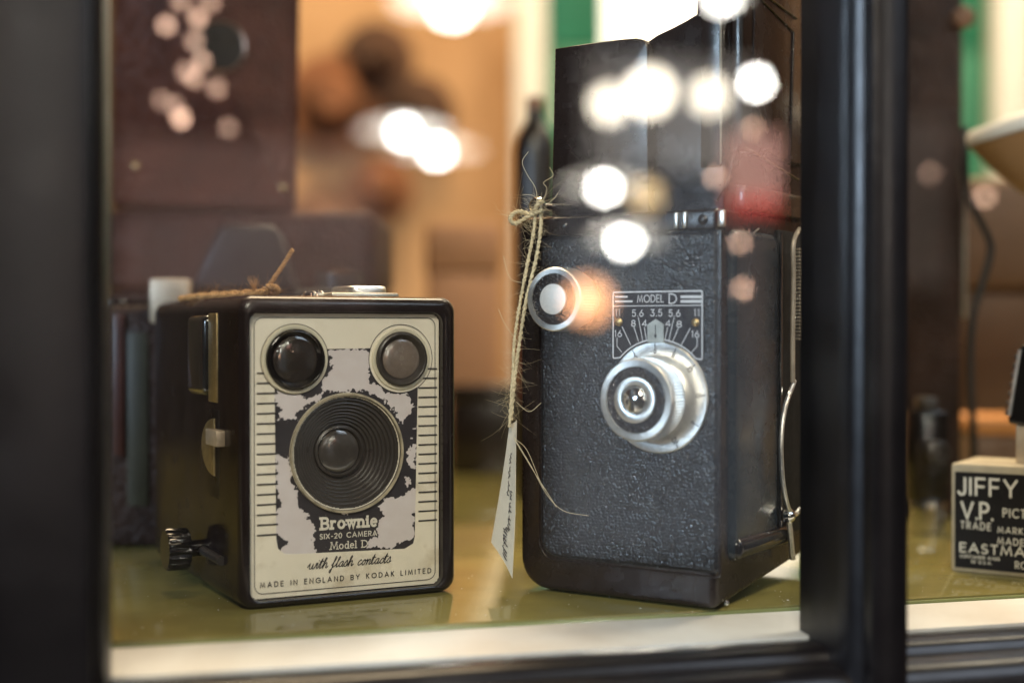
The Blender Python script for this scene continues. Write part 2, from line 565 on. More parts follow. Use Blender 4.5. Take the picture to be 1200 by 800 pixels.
G = {
    'A': (.80, [[(0, 0), (.40, 1), (.80, 0)], [(.14, .33), (.66, .33)]]),
    'B': (.55, [[(0, 0), (0, 1), (.28, 1)] + arc(.28, .76, .24, .24, 90, -90) + [(.02, .52)], [(.05, .52), (.30, .52)] + arc(.30, .26, .26, .26, 90, -90) + [(.02, 0)]]),
    'C': (.82, [arc(.50, .5, .48, .5, 48, 312, 18)]),
    'D': (.70, [[(0, 0), (0, 1), (.22, 1)] + arc(.22, .5, .48, .5, 90, -90, 16) + [(.02, 0)]]),
    'E': (.50, [[(.5, 1), (0, 1), (0, 0), (.5, 0)], [(.03, .52), (.45, .52)]]),
    'F': (.48, [[(.48, 1), (0, 1), (0, 0)], [(.03, .52), (.43, .52)]]),
    'G': (.88, [arc(.50, .5, .48, .5, 46, 360, 20) + [(.52, .5)]]),
    'H': (.64, [[(0, 0), (0, 1)], [(.64, 0), (.64, 1)], [(.03, .52), (.61, .52)]]),
    'I': (.02, [[(.01, 0), (.01, 1)]]),
    'J': (.36, [[(.36, 1), (.36, .22)] + arc(.18, .22, .18, .24, 0, -165, 10)]),
    'K': (.58, [[(0, 0), (0, 1)], [(.55, 1), (.03, .45)], [(.17, .58), (.58, 0)]]),
    'L': (.44, [[(0, 1), (0, 0), (.44, 0)]]),
    'M': (.92, [[(0, 0), (.14, 1), (.46, .12), (.78, 1), (.92, 0)]]),
    'N': (.68, [[(0, 0), (0, 1), (.68, 0), (.68, 1)]]),
    'O': (.98, [arc(.49, .5, .49, .5, 90, 450, 28)]),
    'P': (.52, [[(0, 0), (0, 1), (.25, 1)] + arc(.25, .73, .27, .27, 90, -90) + [(.02, .46)]]),
    'R': (.54, [[(0, 0), (0, 1), (.25, 1)] + arc(.25, .73, .27, .27, 90, -90) + [(.02, .46)], [(.24, .44), (.54, 0)]]),
    'S': (.50, [arc(.26, .75, .22, .25, 35, 265, 12) + arc(.24, .25, .25, .25, 85, -150, 12)]),
    'T': (.56, [[(0, 1), (.56, 1)], [(.28, .96), (.28, 0)]]),
    'U': (.62, [[(0, 1), (0, .31)] + arc(.31, .31, .31, .31, 180, 360, 12) + [(.62, 1)]]),
    'V': (.74, [[(0, 1), (.37, 0), (.74, 1)]]),
    'W': (1.05, [[(0, 1), (.26, 0), (.525, .95), (.79, 0), (1.05, 1)]]),
    'X': (.66, [[(0, 0), (.66, 1)], [(.66, 0), (.36, .46)], [(.30, .54), (0, 1)]]),
    'Y': (.68, [[(0, 1), (.34, .46), (.68, 1)], [(.34, .42), (.34, 0)]]),
    '0': (.56, [arc(.28, .5, .28, .5, 90, 450, 22)]),
    '1': (.12, [[(0, .84), (.10, 1), (.10, 0)]]),
    '2': (.52, [arc(.26, .73, .25, .27, 165, -25, 10) + [(.02, 0), (.52, 0)]]),
    '3': (.50, [[(.05, 1), (.46, 1), (.22, .60)] + arc(.22, .31, .27, .30, 80, -155, 12)]),
    '4': (.56, [[(.42, 0), (.42, 1), (0, .27), (.56, .27)]]),
    '5': (.50, [[(.45, 1), (.10, 1), (.05, .56)] + arc(.23, .33, .26, .32, 120, -150, 14)]),
    '6': (.54, [[(.38, 1), (.06, .46)] + arc(.27, .29, .26, .29, 145, -215, 20)]),
    '7': (.5, [[(0, 1), (.5, 1), (.16, 0)]]),
    '8': (.54, [arc(.27, .76, .21, .24, -90, 270, 18), arc(.27, .27, .26, .26, 90, 450, 18)]),
    '.': (.03, [[(0, .02), (.045, .02)]]),
    ',': (.03, [[(.03, .05), (0, -.12)]]),
    '-': (.34, [[(.03, .42), (.31, .42)]]),
    ' ': (.34, []),
    # lower case (x-height .68)
    'a': (.44, [arc(.21, .33, .21, .33, 60, 360, 18), [(.43, .64), (.43, 0)]]),
    'c': (.42, [arc(.24, .33, .23, .33, 50, 310, 14)]),
    'd': (.46, [arc(.22, .33, .21, .33, 60, 400, 18), [(.45, 1.02), (.45, 0)]]),
    'e': (.46, [[(.03, .36), (.45, .36)] + arc(.235, .33, .225, .33, 10, 315, 16)]),
    'f': (.28, [arc(.28, .80, .17, .20, 60, 180, 6) + [(.11, 0)], [(0, .62), (.28, .62)]]),
    'h': (.46, [[(0, 0), (0, 1.02)], [(.02, .38)] + arc(.22, .40, .21, .27, 170, 0, 8) + [(.43, 0)]]),
    'i': (.06, [[(.03, 0), (.03, .64)], [(.03, .86), (.03, .95)]]),
    'l': (.06, [[(.03, 0), (.03, 1.02)]]),
    'n': (.46, [[(0, 0), (0, .66)], [(.02, .38)] + arc(.22, .40, .21, .27, 170, 0, 8) + [(.43, 0)]]),
    'o': (.50, [arc(.25, .33, .25, .33, 90, 450, 20)]),
    'r': (.30, [[(0, 0), (0, .66)], [(.02, .40)] + arc(.22, .40, .2, .25, 170, 60, 6)]),
    's': (.34, [arc(.17, .49, .15, .17, 30, 250, 9) + arc(.17, .16, .16, .17, 70, -150, 9)]),
    't': (.30, [[(.12, .92), (.12, .12)] + arc(.24, .12, .12, .12, 180, 290, 5), [(0, .64), (.28, .64)]]),
    'w': (.66, [[(0, .66), (.17, 0), (.33, .62), (.49, 0), (.66, .66)]]),
}
SLAB = dict(G)   # heavy slab serif, for the camera's name
for ch, feet in {'r': [(0, 0, .30), (-.02, .66, .12)], 'n': [(0, 0, .26), (.43, 0, .26), (-.03, .66, .12)], 'i': [(.03, 0, .30), (-.0, .65, .16)],
                 'B': [(-.06, 0, .2), (-.06, 1, .2)], 'w': [(.0, .66, .26), (.66, .66, .24), (.33, .64, .16)], 'M': [(0, 0, .3), (.92, 0, .3), (.1, 1, .2), (.82, 1, .2)],
                 'd': [(.47, 0, .2), (.40, 1.0, .16)], 'l': [(.03, 0, .3), (-.01, 1.0, .16)], 'D': [(-.06, 0, .2), (-.06, 1, .2)]}.items():
    w_, st = SLAB[ch]
    SLAB[ch] = (w_, st + [[(cx - ln / 2, cz), (cx + ln / 2, cz)] for cx, cz, ln in feet])

SCRIPT = {   # joined-up slanted hand
    'w': (.62, [[(-.08, .2), (.06, .55), (.10, .12), (.18, .02), (.28, .10), (.34, .5), (.36, .10), (.46, .02), (.58, .30), (.60, .56), (.70, .46)]]),
    'i': (.26, [[(-.06, .30), (.06, .55), (.07, .12), (.13, .02), (.26, .2)], [(.10, .78), (.12, .82)]]),
    't': (.28, [[(-.06, .25), (.10, 1.0), (.06, .12), (.13, .02), (.28, .2)], [(-.06, .66), (.24, .70)]]),
    'h': (.42, [[(-.05, .2), (.14, .9), (.10, 1.04), (.03, .9), (.02, 0), (.10, .40), (.22, .55), (.28, .44), (.27, .10), (.34, .02), (.44, .2)]]),
    'f': (.30, [[(-.06, .2), (.16, .85), (.14, 1.06), (.06, .95), (.02, -.40), (-.08, -.46), (-.08, -.3), (.12, .06), (.28, .2)]]),
    'l': (.24, [[(-.05, .2), (.15, .88), (.12, 1.05), (.05, .9), (.05, .12), (.11, .02), (.24, .2)]]),
    'a': (.42, [[(.30, .48), (.18, .56), (.04, .36), (.03, .10), (.12, .02), (.24, .18), (.30, .54), (.28, .10), (.34, .02), (.44, .2)]]),
    's': (.34, [[(-.04, .2), (.16, .62), (.22, .30), (.18, .04), (.06, .02), (.02, .10)], [(.18, .04), (.34, .2)]]),
    'c': (.34, [[(.27, .46), (.20, .56), (.05, .36), (.04, .12), (.14, .01), (.34, .2)]]),
    'o': (.36, [[(.20, .56), (.06, .40), (.04, .10), (.14, .0), (.26, .2), (.24, .48), (.16, .56), (.22, .42), (.38, .46)]]),
    'n': (.44, [[(-.03, .40), (.05, .55), (.04, 0), (.12, .40), (.24, .55), (.29, .42), (.27, .10), (.34, .02), (.46, .2)]]),
    ' ': (.36, []),
}


def text_lines(s, font=G, gap=.2, slant=0.0):
    out, x = [], 0.0
    for ch in s:
        w, st = font[ch]
        for pl in st:
            out.append([(x + p[0] + slant * p[1], p[1]) for p in pl])
        x += w + gap
    return out, x - gap


def write(mb, s, x0, x1, z0, h, stroke, place3, font=G, gap=.2, slant=0.0, smooth=False, z1=None):
    """letter s between x0 and x1 on baseline z0 (to z1); place3(x, z, layer) gives the 3-D point"""
    L, w = text_lines(s, font, gap, slant)
    sx = (x1 - x0) / w
    for k, pl in enumerate(L):
        if smooth and len(pl) > 2:
            pl = [(p.x, p.y) for p in smooth_path([(a, b, 0) for a, b in pl], 4)]
        zz = (lambda a: z0) if z1 is None else (lambda a: z0 + (z1 - z0) * a / w)
        pts = [(x0 + a * sx, zz(a) + b * h) for a, b in pl]
        mb.ribbon(pts, stroke, lambda p, k=k: place3(p[0], p[1], k % 7))
    return mb


def flat(y):
    return lambda x, z, k=0: (x, y - 0.000004 * k, z)


AX = (0, -1, 0)                       # towards the viewer, in a thing's own axes


# ================================================================== ROOM BEHIND THE WINDOW
def structure(o):
    o['kind'] = 'structure'
    return o


structure(MB().box(-3.2, 3.2, 2.02, 2.12, -1.1, 2.2).build('wall', M['wall'], smooth=0))
structure(MB().box(2.3, 2.4, 0.7, 2.02, -1.1, 2.2).build('side_wall', M['side_wall'], smooth=0))
structure(MB().box(-.565, -.545, .80, 2.015, -1.1, 2.2).build('dark_blocker', M['dark_wood'], smooth=0))  # added dark panel, keeps the lit tan wall out of the box camera's side
structure(MB().box(-2.4, -2.3, 0.7, 2.02, -1.1, 2.2).build('side_wall', M['side_wall'], smooth=0))
structure(MB().box(-3.2, 3.2, 0.5, 2.12, -1.2, -1.1).build('floor', M['floor'], smooth=0))

# green door with a lit window above it
fr = Frame(0.0, 2.0, 0, 0)
door = thing('shop_door', 'green shop door in a white casing with a bright lit window in its upper half', 'door', Frame(0.36, 2.0, -1.1, 0))
dx0, dx1 = at(640, 0, 1.98).x - .36, at(1158, 0, 1.98).x - .36
b = 1.1
wz = at(0, 58, 1.98).z + b
MB().box(dx0, dx1, -.02, .015, 0, wz, .004).build('door_panel', M['green'], door)
wx0, wx1 = at(708, 0, 1.98).x - .36, at(1010, 0, 1.98).x - .36
MB().box(dx0, wx0, -.02, .015, wz + .002, wz + .55, .004).build('door_stile', M['green'], door)
MB().box(wx1, dx1, -.02, .015, wz + .002, wz + .55, .004).build('door_stile', M['green'], door)
MB().box(wx0, wx1, -.004, .004, wz + .002, wz + .55).build('window_light', glow('glow_panel', (1.0, .86, .66), 1.6), door)
jx = at(603, 0, 1.98).x - .36
MB().box(jx, dx0 - .001, -.05, .018, 0, wz + .6, .006).build('jamb', M['white'], door)
MB().box(dx1 + .001, dx1 + .055, -.05, .018, 0, wz + .6, .006).build('jamb', M['white'], door)

# things on the back wall
def picture_frame(name, label, px0, px1, py0, py1, Y, m):
    c = at((px0 + px1) / 2, py1, Y)
    t = thing(name, label, 'painting', Frame(c.x, Y, c.z, 0))
    w = (px1 - px0) / F * Y / 2
    h = (py1 - py0) / F * Y
    MB().box(-w, w, -.006, .004, 0, h, .001).build('canvas', m, t)
    fm = MB()
    fm.box(-w - .02, w + .02, -.014, .012, -.02, -.001, .003)
    fm.box(-w - .02, w + .02, -.014, .012, h + .001, h + .02, .003)
    fm.box(-w - .02, -w - .001, -.013, .012, -.001, h + .001, .003)
    fm.box(w + .001, w + .02, -.013, .012, -.001, h + .001, .003)
    fm.build('frame', M['brown_card'], t)
    return t


def hat(px, py, rpx, label, m, band, tilt):
    Y = 1.93
    c = at(px, py, Y)
    t = thing('hat', label, 'hat', Frame(c.x, 2.015, c.z, tilt), 'hats hanging on the back wall')
    r = rpx / F * Y
    br = [(r, .012), (r * .98, .018), (r * .62, .022), (r * .56, .05), (r * .50, .075), (r * .34, .092), (.002, .088)]
    MB().lathe(br[:3] + [(r * .60, .024)], (0, 0, 0), AX, 40, None, False).build('brim', m, t)
    MB().lathe(br[2:], (0, 0, 0), AX, 40).build('crown', m, t)
    MB().lathe([(r * .63, .024), (r * .60, .042)], (0, 0, 0), AX, 40, None, False).build('hat_band', band, t)


HM = (mat('dark_brown_felt', (.085, .038, .018), .9, vary=.4, vscale=14), mat('rust_felt', (.26, .10, .04), .9, vary=.4, vscale=14), mat('mid_brown_felt', (.19, .09, .04), .9, vary=.4, vscale=14))
hat(382, 112, 62, 'big rust coloured hat on the tan wall, nearest the leather camera', HM[1], M['bottle'], 6)
hat(436, 58, 46, 'dark brown hat hanging highest on the tan wall', HM[0], M['brown_card'], -4)
hat(486, 122, 44, 'dark brown hat on the tan wall above the pair of bright reflected lamps', HM[0], M['bottle'], 8)
hat(372, 262, 50, 'mid brown hat hanging lowest on the tan wall beside the leather camera', HM[2], M['bottle'], -6)
hat(440, 215, 40, 'small rust coloured hat hanging below the pair of bright reflected lamps', HM[1], M['brown_card'], 3)
def card_box(name, label, cat, px0, px1, py0, Y, depth, m, yaw=0, lid=None):
    """a box standing on the shelf"""
    a, c = at(px0, py0, Y), at(px1, py0, Y)
    t = thing(name, label, cat, Frame((a.x + c.x) / 2, Y, 0, yaw))
    w = (c.x - a.x) / 2
    h = a.z
    MB().box(-w, w, 0, depth, 0, h * .8, .0015).build('body', m, t)
    MB().box(-w - .001, w + .001, -.001, depth + .001, h * .8 + .0006, h, .0015).build('lid', lid or m, t)
    return t


# ================================================================== THE SHELF AND THE WINDOW
WIN = Frame(at(130, 752, 1).x, 1, 0, 0)
pA = EYE + ray(130, 752) * (0.095 / -ray(130, 752).z)
pB = EYE + ray(940, 708) * (0.095 / -ray(940, 708).z)
wyaw = math.degrees(math.atan2(pB.y - pA.y, pB.x - pA.x))
WIN = Frame(pA.x, pA.y, 0, wyaw)      # x along the shelf's front edge, y into the shop
sh = thing('display_shelf', 'glossy olive glass display shelf that the old cameras stand on', 'shelf', WIN)
MB().box(-.7, .9, .0006, .62, -.010, 0, .0006).build('slab', M['shelf'], sh)
MB().box(-.7, .9, -.0012, .0, -.0095, -.0006, .0003).build('edge_strip', M['shelf_edge'], sh)
for x in (-.5, .7):
    MB().box(x, x + .03, .1, .5, -.05, -.0105, .002).build('bracket', M['frame'], sh)

R = random.Random(3)
mb = MB()
for _ in range(330):
    x, y = R.uniform(-.02, .5), .004 + abs(R.gauss(0, .06))
    r = R.choice((.00008, .0001, .00013, .0002))
    a = R.uniform(0, 3.1)
    c_, s_ = math.cos(a), math.sin(a)
    k = R.uniform(1, 3)
    P = [(x + c_ * r * k, y + s_ * r * k), (x - s_ * r, y + c_ * r), (x - c_ * r * k, y - s_ * r * k), (x + s_ * r, y - c_ * r)]
    mb.add([(p[0], p[1], .00005) for p in P] + [(x, y, .00005 + r)], [(0, 1, 4), (1, 2, 4), (2, 3, 4), (3, 0, 4)])
o = mb.build('dust', M['sill'], sh, 0)
o['kind'] = 'stuff'

PANE_Y = -.034
win = thing('shop_window', 'black painted shop window frame with two glass panes in front of the cameras', 'window', WIN)
MB().prism([(-.0018, -.0016), (-.0305, -.0036), (-.0305, -.035), (-.0018, -.035)], -.7, .9, 0, 'yz').build('sill', M['sill'], win)
FY0 = -.064                            # front face of the frame


def vertical(x0, x1, name, z0=-.0044):
    """upright with a stepped moulding on both reveals, profile in plan"""
    w = x1 - x0
    prof = [(x0 + .0065, FY0), (x0 + .0045, FY0 + .0012), (x0 + .0042, FY0 + .006), (x0 + .0022, FY0 + .0075), (x0 + .0008, FY0 + .0105), (x0, FY0 + .015), (x0, -.024),
            (x1, -.024), (x1, FY0 + .015), (x1 - .0008, FY0 + .0105), (x1 - .0022, FY0 + .0075), (x1 - .0042, FY0 + .006), (x1 - .0045, FY0 + .0012), (x1 - .0065, FY0)]
    MB().prism(prof, z0, 1.3, 0, 'xy').build(name, M['frame'], win)


def plane_x(px, py, y):
    return WIN.hit(px, py, 1, y).x


mx0, mx1 = plane_x(941, 400, -.026), plane_x(1066, 400, FY0 + .008)
sx1 = plane_x(130, 400, -.026)
vertical(mx0, mx1, 'mullion', -.158)
vertical(sx1 - .075, sx1, 'stile', -.158)
vertical(mx1 + .34, mx1 + .40, 'stile', -.158)
# bottom rail: a stepped, rounded profile swept along x
rp = [(-.031, -.0046), (-.040, -.0046), (-.0425, -.0054), (-.0438, -.0068), (-.0445, -.0085), (-.0500, -.0090), (-.0530, -.0098), (-.0555, -.0118), (-.0568, -.0146), (-.0572, -.0175),
      (FY0 + .0012, -.0182), (FY0 + .0006, -.0195), (FY0 + .0006, -.16), (-.031, -.16)]
MB().prism(rp, sx1 - .075, mx1 + .40, 0, 'yz').build('bottom_rail', M['frame'], win)
MB().box(sx1 - .004, mx0 + .004, PANE_Y - .0015, PANE_Y + .0015, -.0045, 1.3).build('pane', M['pane'], win, smooth=0)
MB().box(mx1 - .004, mx1 + .344, PANE_Y - .0015, PANE_Y + .0015, -.0045, 1.3).build('pane', M['pane'], win, smooth=0)


# ================================================================== BOX CAMERA
BF = Frame(-.0914, .4785, 0, 27.1)
BW, BH, BD = .0765, .1057, .122
box = thing('box_camera', 'black box camera with a worn cream and black front plate and three lenses', 'camera', BF)


def body_loop(y, ins, r, z0=0.0003):
    return [(p[0], y, p[1]) for p in rrect(-.0010 + ins, BW + .0030 - ins, z0 + ins * .7, BH + .0006 - ins, r, 7)]


fpx0, fpz1 = BF.xz(292.5, 367, 0)
fpx1, fpz0 = BF.xz(515, 683, 0)
loops = [body_loop(BD, .003, .004), body_loop(BD - .003, 0, .006), body_loop(.0016, 0, .0056), body_loop(.0002, .0003, .0053), body_loop(-.0010, .0010, .0047), body_loop(-.0018, .0020, .004), body_loop(-.0021, .0028, .0036)]


def plate_loop(y, ins):
    return [(p[0], y, p[1]) for p in rrect(fpx0 - ins, fpx1 + ins, fpz0 - ins, fpz1 + ins, .0038, 7)]


loops += [plate_loop(-.0021, .0009), plate_loop(-.0018, .0005), plate_loop(.0010, .0003), plate_loop(.003, -.0004)]
MB().loft(loops, True, False).build('body', M['bakelite'], box)
for fx in (.008, BW - .014):
    for fy in (.01, BD - .016):
        MB().box(fx, fx + .006, fy, fy + .006, 0, .0007, .0002).build('foot', M['black_gloss'], box)

# front plate: a fine sheet whose print and paint loss are carried by two signed distances
def px_list(s, ox, oy, sc):
    return [BF.xz(ox + a / sc, oy + c / sc, 0) for a, c in s]


Z4 = (300, 360, 3.2)
Z3 = (320, 570, 5.714)
peels = [
    px_list([(272, 165), (420, 156), (434, 200), (424, 255), (432, 285), (470, 300), (490, 320), (575, 325), (592, 370), (575, 410), (540, 432), (525, 390), (480, 345), (410, 310), (330, 318), (250, 312), (245, 280), (287, 225)], *Z4),
    px_list([(72, 318), (130, 315), (165, 325), (195, 345), (252, 318), (240, 345), (200, 365), (150, 395), (140, 432), (85, 418), (97, 385), (70, 350)], *Z4),
    px_list([(78, 555), (120, 572), (137, 620), (128, 650), (160, 690), (155, 730), (200, 790), (230, 830), (215, 870), (232, 915), (240, 985), (150, 1010), (80, 985), (90, 930), (118, 880), (80, 850), (60, 800), (95, 740), (75, 660)], *Z4),
    px_list([(750, 80), (850, 97), (890, 40), (975, 15), (965, 100), (935, 150), (952, 210), (940, 340), (880, 365), (820, 402), (720, 408), (640, 400), (645, 360), (705, 320), (690, 270), (745, 200), (718, 130)], *Z3),
    px_list([(570, 530), (603, 516), (597, 602), (568, 590)], *Z4),
    px_list([(562, 640), (582, 648), (570, 668)], *Z4),
    px_list([(480, 760), (500, 718), (560, 708), (612, 682), (612, 760), (560, 800), (490, 800)], *Z4),
]
panel = px_list([(70, 160), (612, 150), (598, 860), (592, 885), (560, 905), (150, 925), (110, 925), (85, 905), (78, 870)], *Z4)
lens_c = BF.xz(407.5, 530.5, 0)
vf_l = BF.xz(346, 421, 0)
vf_r = BF.xz(470.3, 420.3, 0)
PX = .4935 / F                        # metres per pixel near the plate
R_main, R_vf = 70.5 * PX, 40 * PX


def sdf_poly(P, X, Z):
    P = np.array([tuple(p) for p in P])
    d = np.full(X.shape, 1e9)
    ins = np.zeros(X.shape, bool)
    n = len(P)
    for i in range(n):
        ax, az = P[i]
        bx, bz = P[(i + 1) % n]
        ex, ez = bx - ax, bz - az
        wx, wz_ = X - ax, Z - az
        t = np.clip((wx * ex + wz_ * ez) / (ex * ex + ez * ez), 0, 1)
        d = np.minimum(d, np.hypot(wx - ex * t, wz_ - ez * t))
        c = ((az <= Z) & (bz > Z)) | ((bz <= Z) & (az > Z))
        with np.errstate(divide='ignore', invalid='ignore'):
            xi = ax + (Z - az) * ex / (ez if ez != 0 else 1e-12)
        ins ^= c & (X < xi)
    return np.where(ins, -d, d)


def vnoise(X, Z, scale, seed):
    g = np.random.RandomState(seed).rand(64, 64) * 2 - 1
    x, z = X * scale + 7.3, Z * scale + 3.1
    i, j = np.floor(x).astype(int), np.floor(z).astype(int)
    u, w = x - i, z - j
    u, w = u * u * (3 - 2 * u), w * w * (3 - 2 * w)
    A = g[i % 64, j % 64] * (1 - u) + g[(i + 1) % 64, j % 64] * u
    B = g[i % 64, (j + 1) % 64] * (1 - u) + g[(i + 1) % 64, (j + 1) % 64] * u
    return A * (1 - w) + B * w


st = .00030
nx, nz = int((fpx1 - fpx0) / st), int((fpz1 - fpz0) / st)
xs, zs = np.linspace(fpx0, fpx1, nx), np.linspace(fpz0, fpz1, nz)
X, Z = np.meshgrid(xs, zs)
peel = np.full(X.shape, 1e9)
for P in peels:
    peel = np.minimum(peel, sdf_poly(P, X, Z))
rough_edge = .00075 * vnoise(X, Z, 800, 1) + .0006 * vnoise(X, Z, 1700, 2) + .00035 * vnoise(X, Z, 3300, 3)
peel = peel + rough_edge
specks = vnoise(X, Z, 520, 5) * .8 + vnoise(X, Z, 1500, 6) * .5
peel = np.minimum(peel, (.93 - specks) * .0011)
pan = sdf_poly(panel, X, Z)
for c, r in ((vf_l, R_vf), (vf_r, R_vf), (lens_c, R_main)):
    pan = np.maximum(pan, r + .0001 - np.hypot(X - c[0], Z - c[1]))
rr = rrect(fpx0, fpx1, fpz0, fpz1, .0034)
edge = sdf_poly(rr, X, Z)
hole = np.hypot(X - lens_c[0], Z - lens_c[1])
V = np.stack([X, np.full(X.shape, .0006), Z], -1).reshape(-1, 3)
keep = (edge < .0004) & (hole > R_main - .0016)
faces = []
for j in range(nz - 1):
    for i in range(nx - 1):
        if keep[j, i] and keep[j, i + 1] and keep[j + 1, i] and keep[j + 1, i + 1]:
            a = j * nx + i
            faces.append((a, a + 1, a + nx + 1, a + nx))
me = bpy.data.meshes.new('front_plate')
me.from_pydata(V.tolist(), [], faces)
for nm, arr in (('peel', peel), ('panel', pan)):
    at_ = me.attributes.new(nm, 'FLOAT', 'POINT')
    at_.data.foreach_set('value', (arr * 1000).astype(np.float32).ravel())
bm = bmesh.new()
bm.from_mesh(me)
bmesh.ops.delete(bm, geom=[v for v in bm.verts if not v.link_faces], context='VERTS')
bm.to_mesh(me)
bm.free()


def plate_material():
    m = mat('worn_front_plate', (.83, .77, .635), .36, vary=.05, vscale=60)
    N, L = nodes(m)
    b = N['Principled BSDF']
    base = b.inputs['Base Color'].links[0].from_socket
    tc = N.new('ShaderNodeTexCoord')

    def step(nm):
        a = N.new('ShaderNodeAttribute')
        a.attribute_name = nm
        r = N.new('ShaderNodeMapRange')
        r.inputs['From Min'].default_value = .06
        r.inputs['From Max'].default_value = -.06
        L.new(a.outputs['Fac'], r.inputs['Value'])
        return r.outputs['Result']

    def mix(f, a, c):
        x = N.new('ShaderNodeMix')
        x.data_type = 'RGBA'
        L.new(f, x.inputs['Factor'])
        for s_, v in ((6, a), (7, c)):
            if isinstance(v, tuple):
                x.inputs[s_].default_value = (*v, 1)
            else:
                L.new(v, x.inputs[s_])
        return x.outputs[2]
    stain = N.new('ShaderNodeTexNoise')
    stain.inputs['Scale'].default_value = 45
    stain.inputs['Detail'].default_value = 9
    stain.inputs['Roughness'].default_value = .7
    L.new(tc.outputs['Object'], stain.inputs['Vector'])
    sr = N.new('ShaderNodeMapRange')
    sr.inputs['From Min'].default_value = .54
    sr.inputs['From Max'].default_value = .82
    L.new(stain.outputs['Fac'], sr.inputs['Value'])
    cream = mix(sr.outputs['Result'], base, (.44, .35, .21))
    mt = N.new('ShaderNodeTexNoise')
    mt.inputs['Scale'].default_value = 160
    mt.inputs['Detail'].default_value = 6
    L.new(tc.outputs['Object'], mt.inputs['Vector'])
    metal = mix(mt.outputs['Fac'], (.60, .53, .52), (.74, .70, .70))
    dark = mix(mt.outputs['Fac'], (.022, .020, .024), (.045, .040, .045))
    pp, pl = step('peel'), step('panel')
    c = mix(pl, cream, mix(pp, dark, metal))
    L.new(c, b.inputs['Base Color'])
    bp = N.new('ShaderNodeBump')
    bp.inputs['Strength'].default_value = .5
    bp.inputs['Distance'].default_value = .00012
    bp.invert = True
    L.new(pp, bp.inputs['Height'])
    mm = N.new('ShaderNodeMath')
    mm.operation = 'MULTIPLY'
    L.new(pp, mm.inputs[0])
    L.new(pl, mm.inputs[1])
    L.new(mm.outputs[0], bp.inputs['Height'])
    L.new(bp.outputs['Normal'], b.inputs['Normal'])
    return m


me.materials.append(plate_material())
plate = bpy.data.objects.new('front_plate', me)
COL.objects.link(plate)
plate.parent = box

yp = .0005                            # print lies just proud of the plate
fl = flat(yp)
for px0, px1, pxm_, py0, dp in ((301.5, 326, 313, 437, 11.85), (491, 512.5, 500, 432, 11.1)):
    for k in range(17):
        z = BF.xz(pxm_, py0 + k * dp, 0)[1]
        xa, xb = BF.xz(px0, 500, 0)[0], BF.xz(px1, 500, 0)[0]
        MB().box(xa, xb, .0003, .0007, z - .00024, z + .00024).build('stripe', M['ink'], plate, 0)
mb = MB()
mb.ribbon(rrect(fpx0 + .0017, fpx1 - .0015, fpz0 + .0016, fpz1 - .0014, .003), .00028, lambda p: flat(.00047)(p[0], p[1]), True)
for c in (vf_l, vf_r):
    mb.ribbon(circle(*c, R_vf + .0003), .00022, lambda p: flat(.00043)(p[0], p[1]), True)
mb.build('border_line', M['ink'], plate, 0)


def face_write(s, x0, x1, py0, h, stroke, m, font=G, gap=.2, slant=0, smooth=False, y=.0004):
    a, c = BF.xz(x0, py0[0], 0), BF.xz(x1, py0[1], 0)
    return write(MB(), s, a[0], c[0], a[1], h, stroke, flat(y), font, gap, slant, smooth, z1=c[1]).build('lettering', m, plate, 0)


face_write('Brownie', 377.5, 441.5, (619.8, 615.6), 12.6 * PX, .00088, M['cream_ink'], SLAB, .30)
face_write('SIX-20 CAMERA', 375.5, 442, (631.5, 627), 5.6 * PX, .00032, M['cream_ink'], gap=.34)
face_write('Model D', 388, 431, (643.5, 640.5), 8.0 * PX, .00036, M['cream_ink'], SLAB, .26)
face_write('with flash contacts', 361, 458, (667, 659), 11.5 * PX, .00031, M['ink'], SCRIPT, .02, .30, True)
face_write('MADE IN ENGLAND BY KODAK LIMITED', 305.5, 505.5, (688.6, 670.8), 5.6 * PX, .00030, M['ink'], gap=.62)

# taking lens: ring, stepped cone and glass, set back in the body


def P3(c, y=0):
    return (c[0], y, c[1])


lens = MB().lathe([(R_main - .0009, -.001), (R_main - .0009, .0006), (R_main - .0007, .0010), (R_main - .0003, .0010), (R_main, .0010), (R_main, -.001)], P3(lens_c, .0004), AX, 96, None, False).build('lens_ring', M['old_cream'], box)
prof = [(R_main - .0008, .0007)]
r0, r1 = R_main - .0010, 30 * PX
for k in range(9):
    t0, t1 = k / 9, (k + 1) / 9
    ra, rb = r0 + (r1 - r0) * t0 ** .9, r0 + (r1 - r0) * t1 ** .9
    d0 = -.0088 * t0
    d1 = -.0088 * t1
    prof += [(ra, d0), (ra - .0001, d1 + .00022), (ra - .0003, d1 + .00006), (ra - (ra - rb) * .45, d1), (rb + .00012, d1 + .0002)]
prof += [(r1, -.0088), (r1 - .0004, -.0092)]
MB().lathe(prof, P3(lens_c, .0004), AX, 96, None, False).build('lens_cone', M['barrel'], box, 50)
MB().lathe([(r1 + .001, -.0105), (r1 + .0002, -.0078), (r1 - .0006, -.0074), (r1 - .0010, -.0080), (r1 - .0010, -.0105)], P3(lens_c, .0004), AX, 64, None, False).build('lens_retaining_ring', M['barrel'], box)
rg = r1 - .0009
MB().lathe([(rg, -.0092)] + [(rg * math.cos(a), -.0090 + .0014 * math.sin(a)) for a in (.2, .4, .6, .8, 1.0, 1.2, 1.4)] + [(1e-7, -.0076)], P3(lens_c, .0004), AX, 48).build('lens_glass', M['lens'], box, 60)

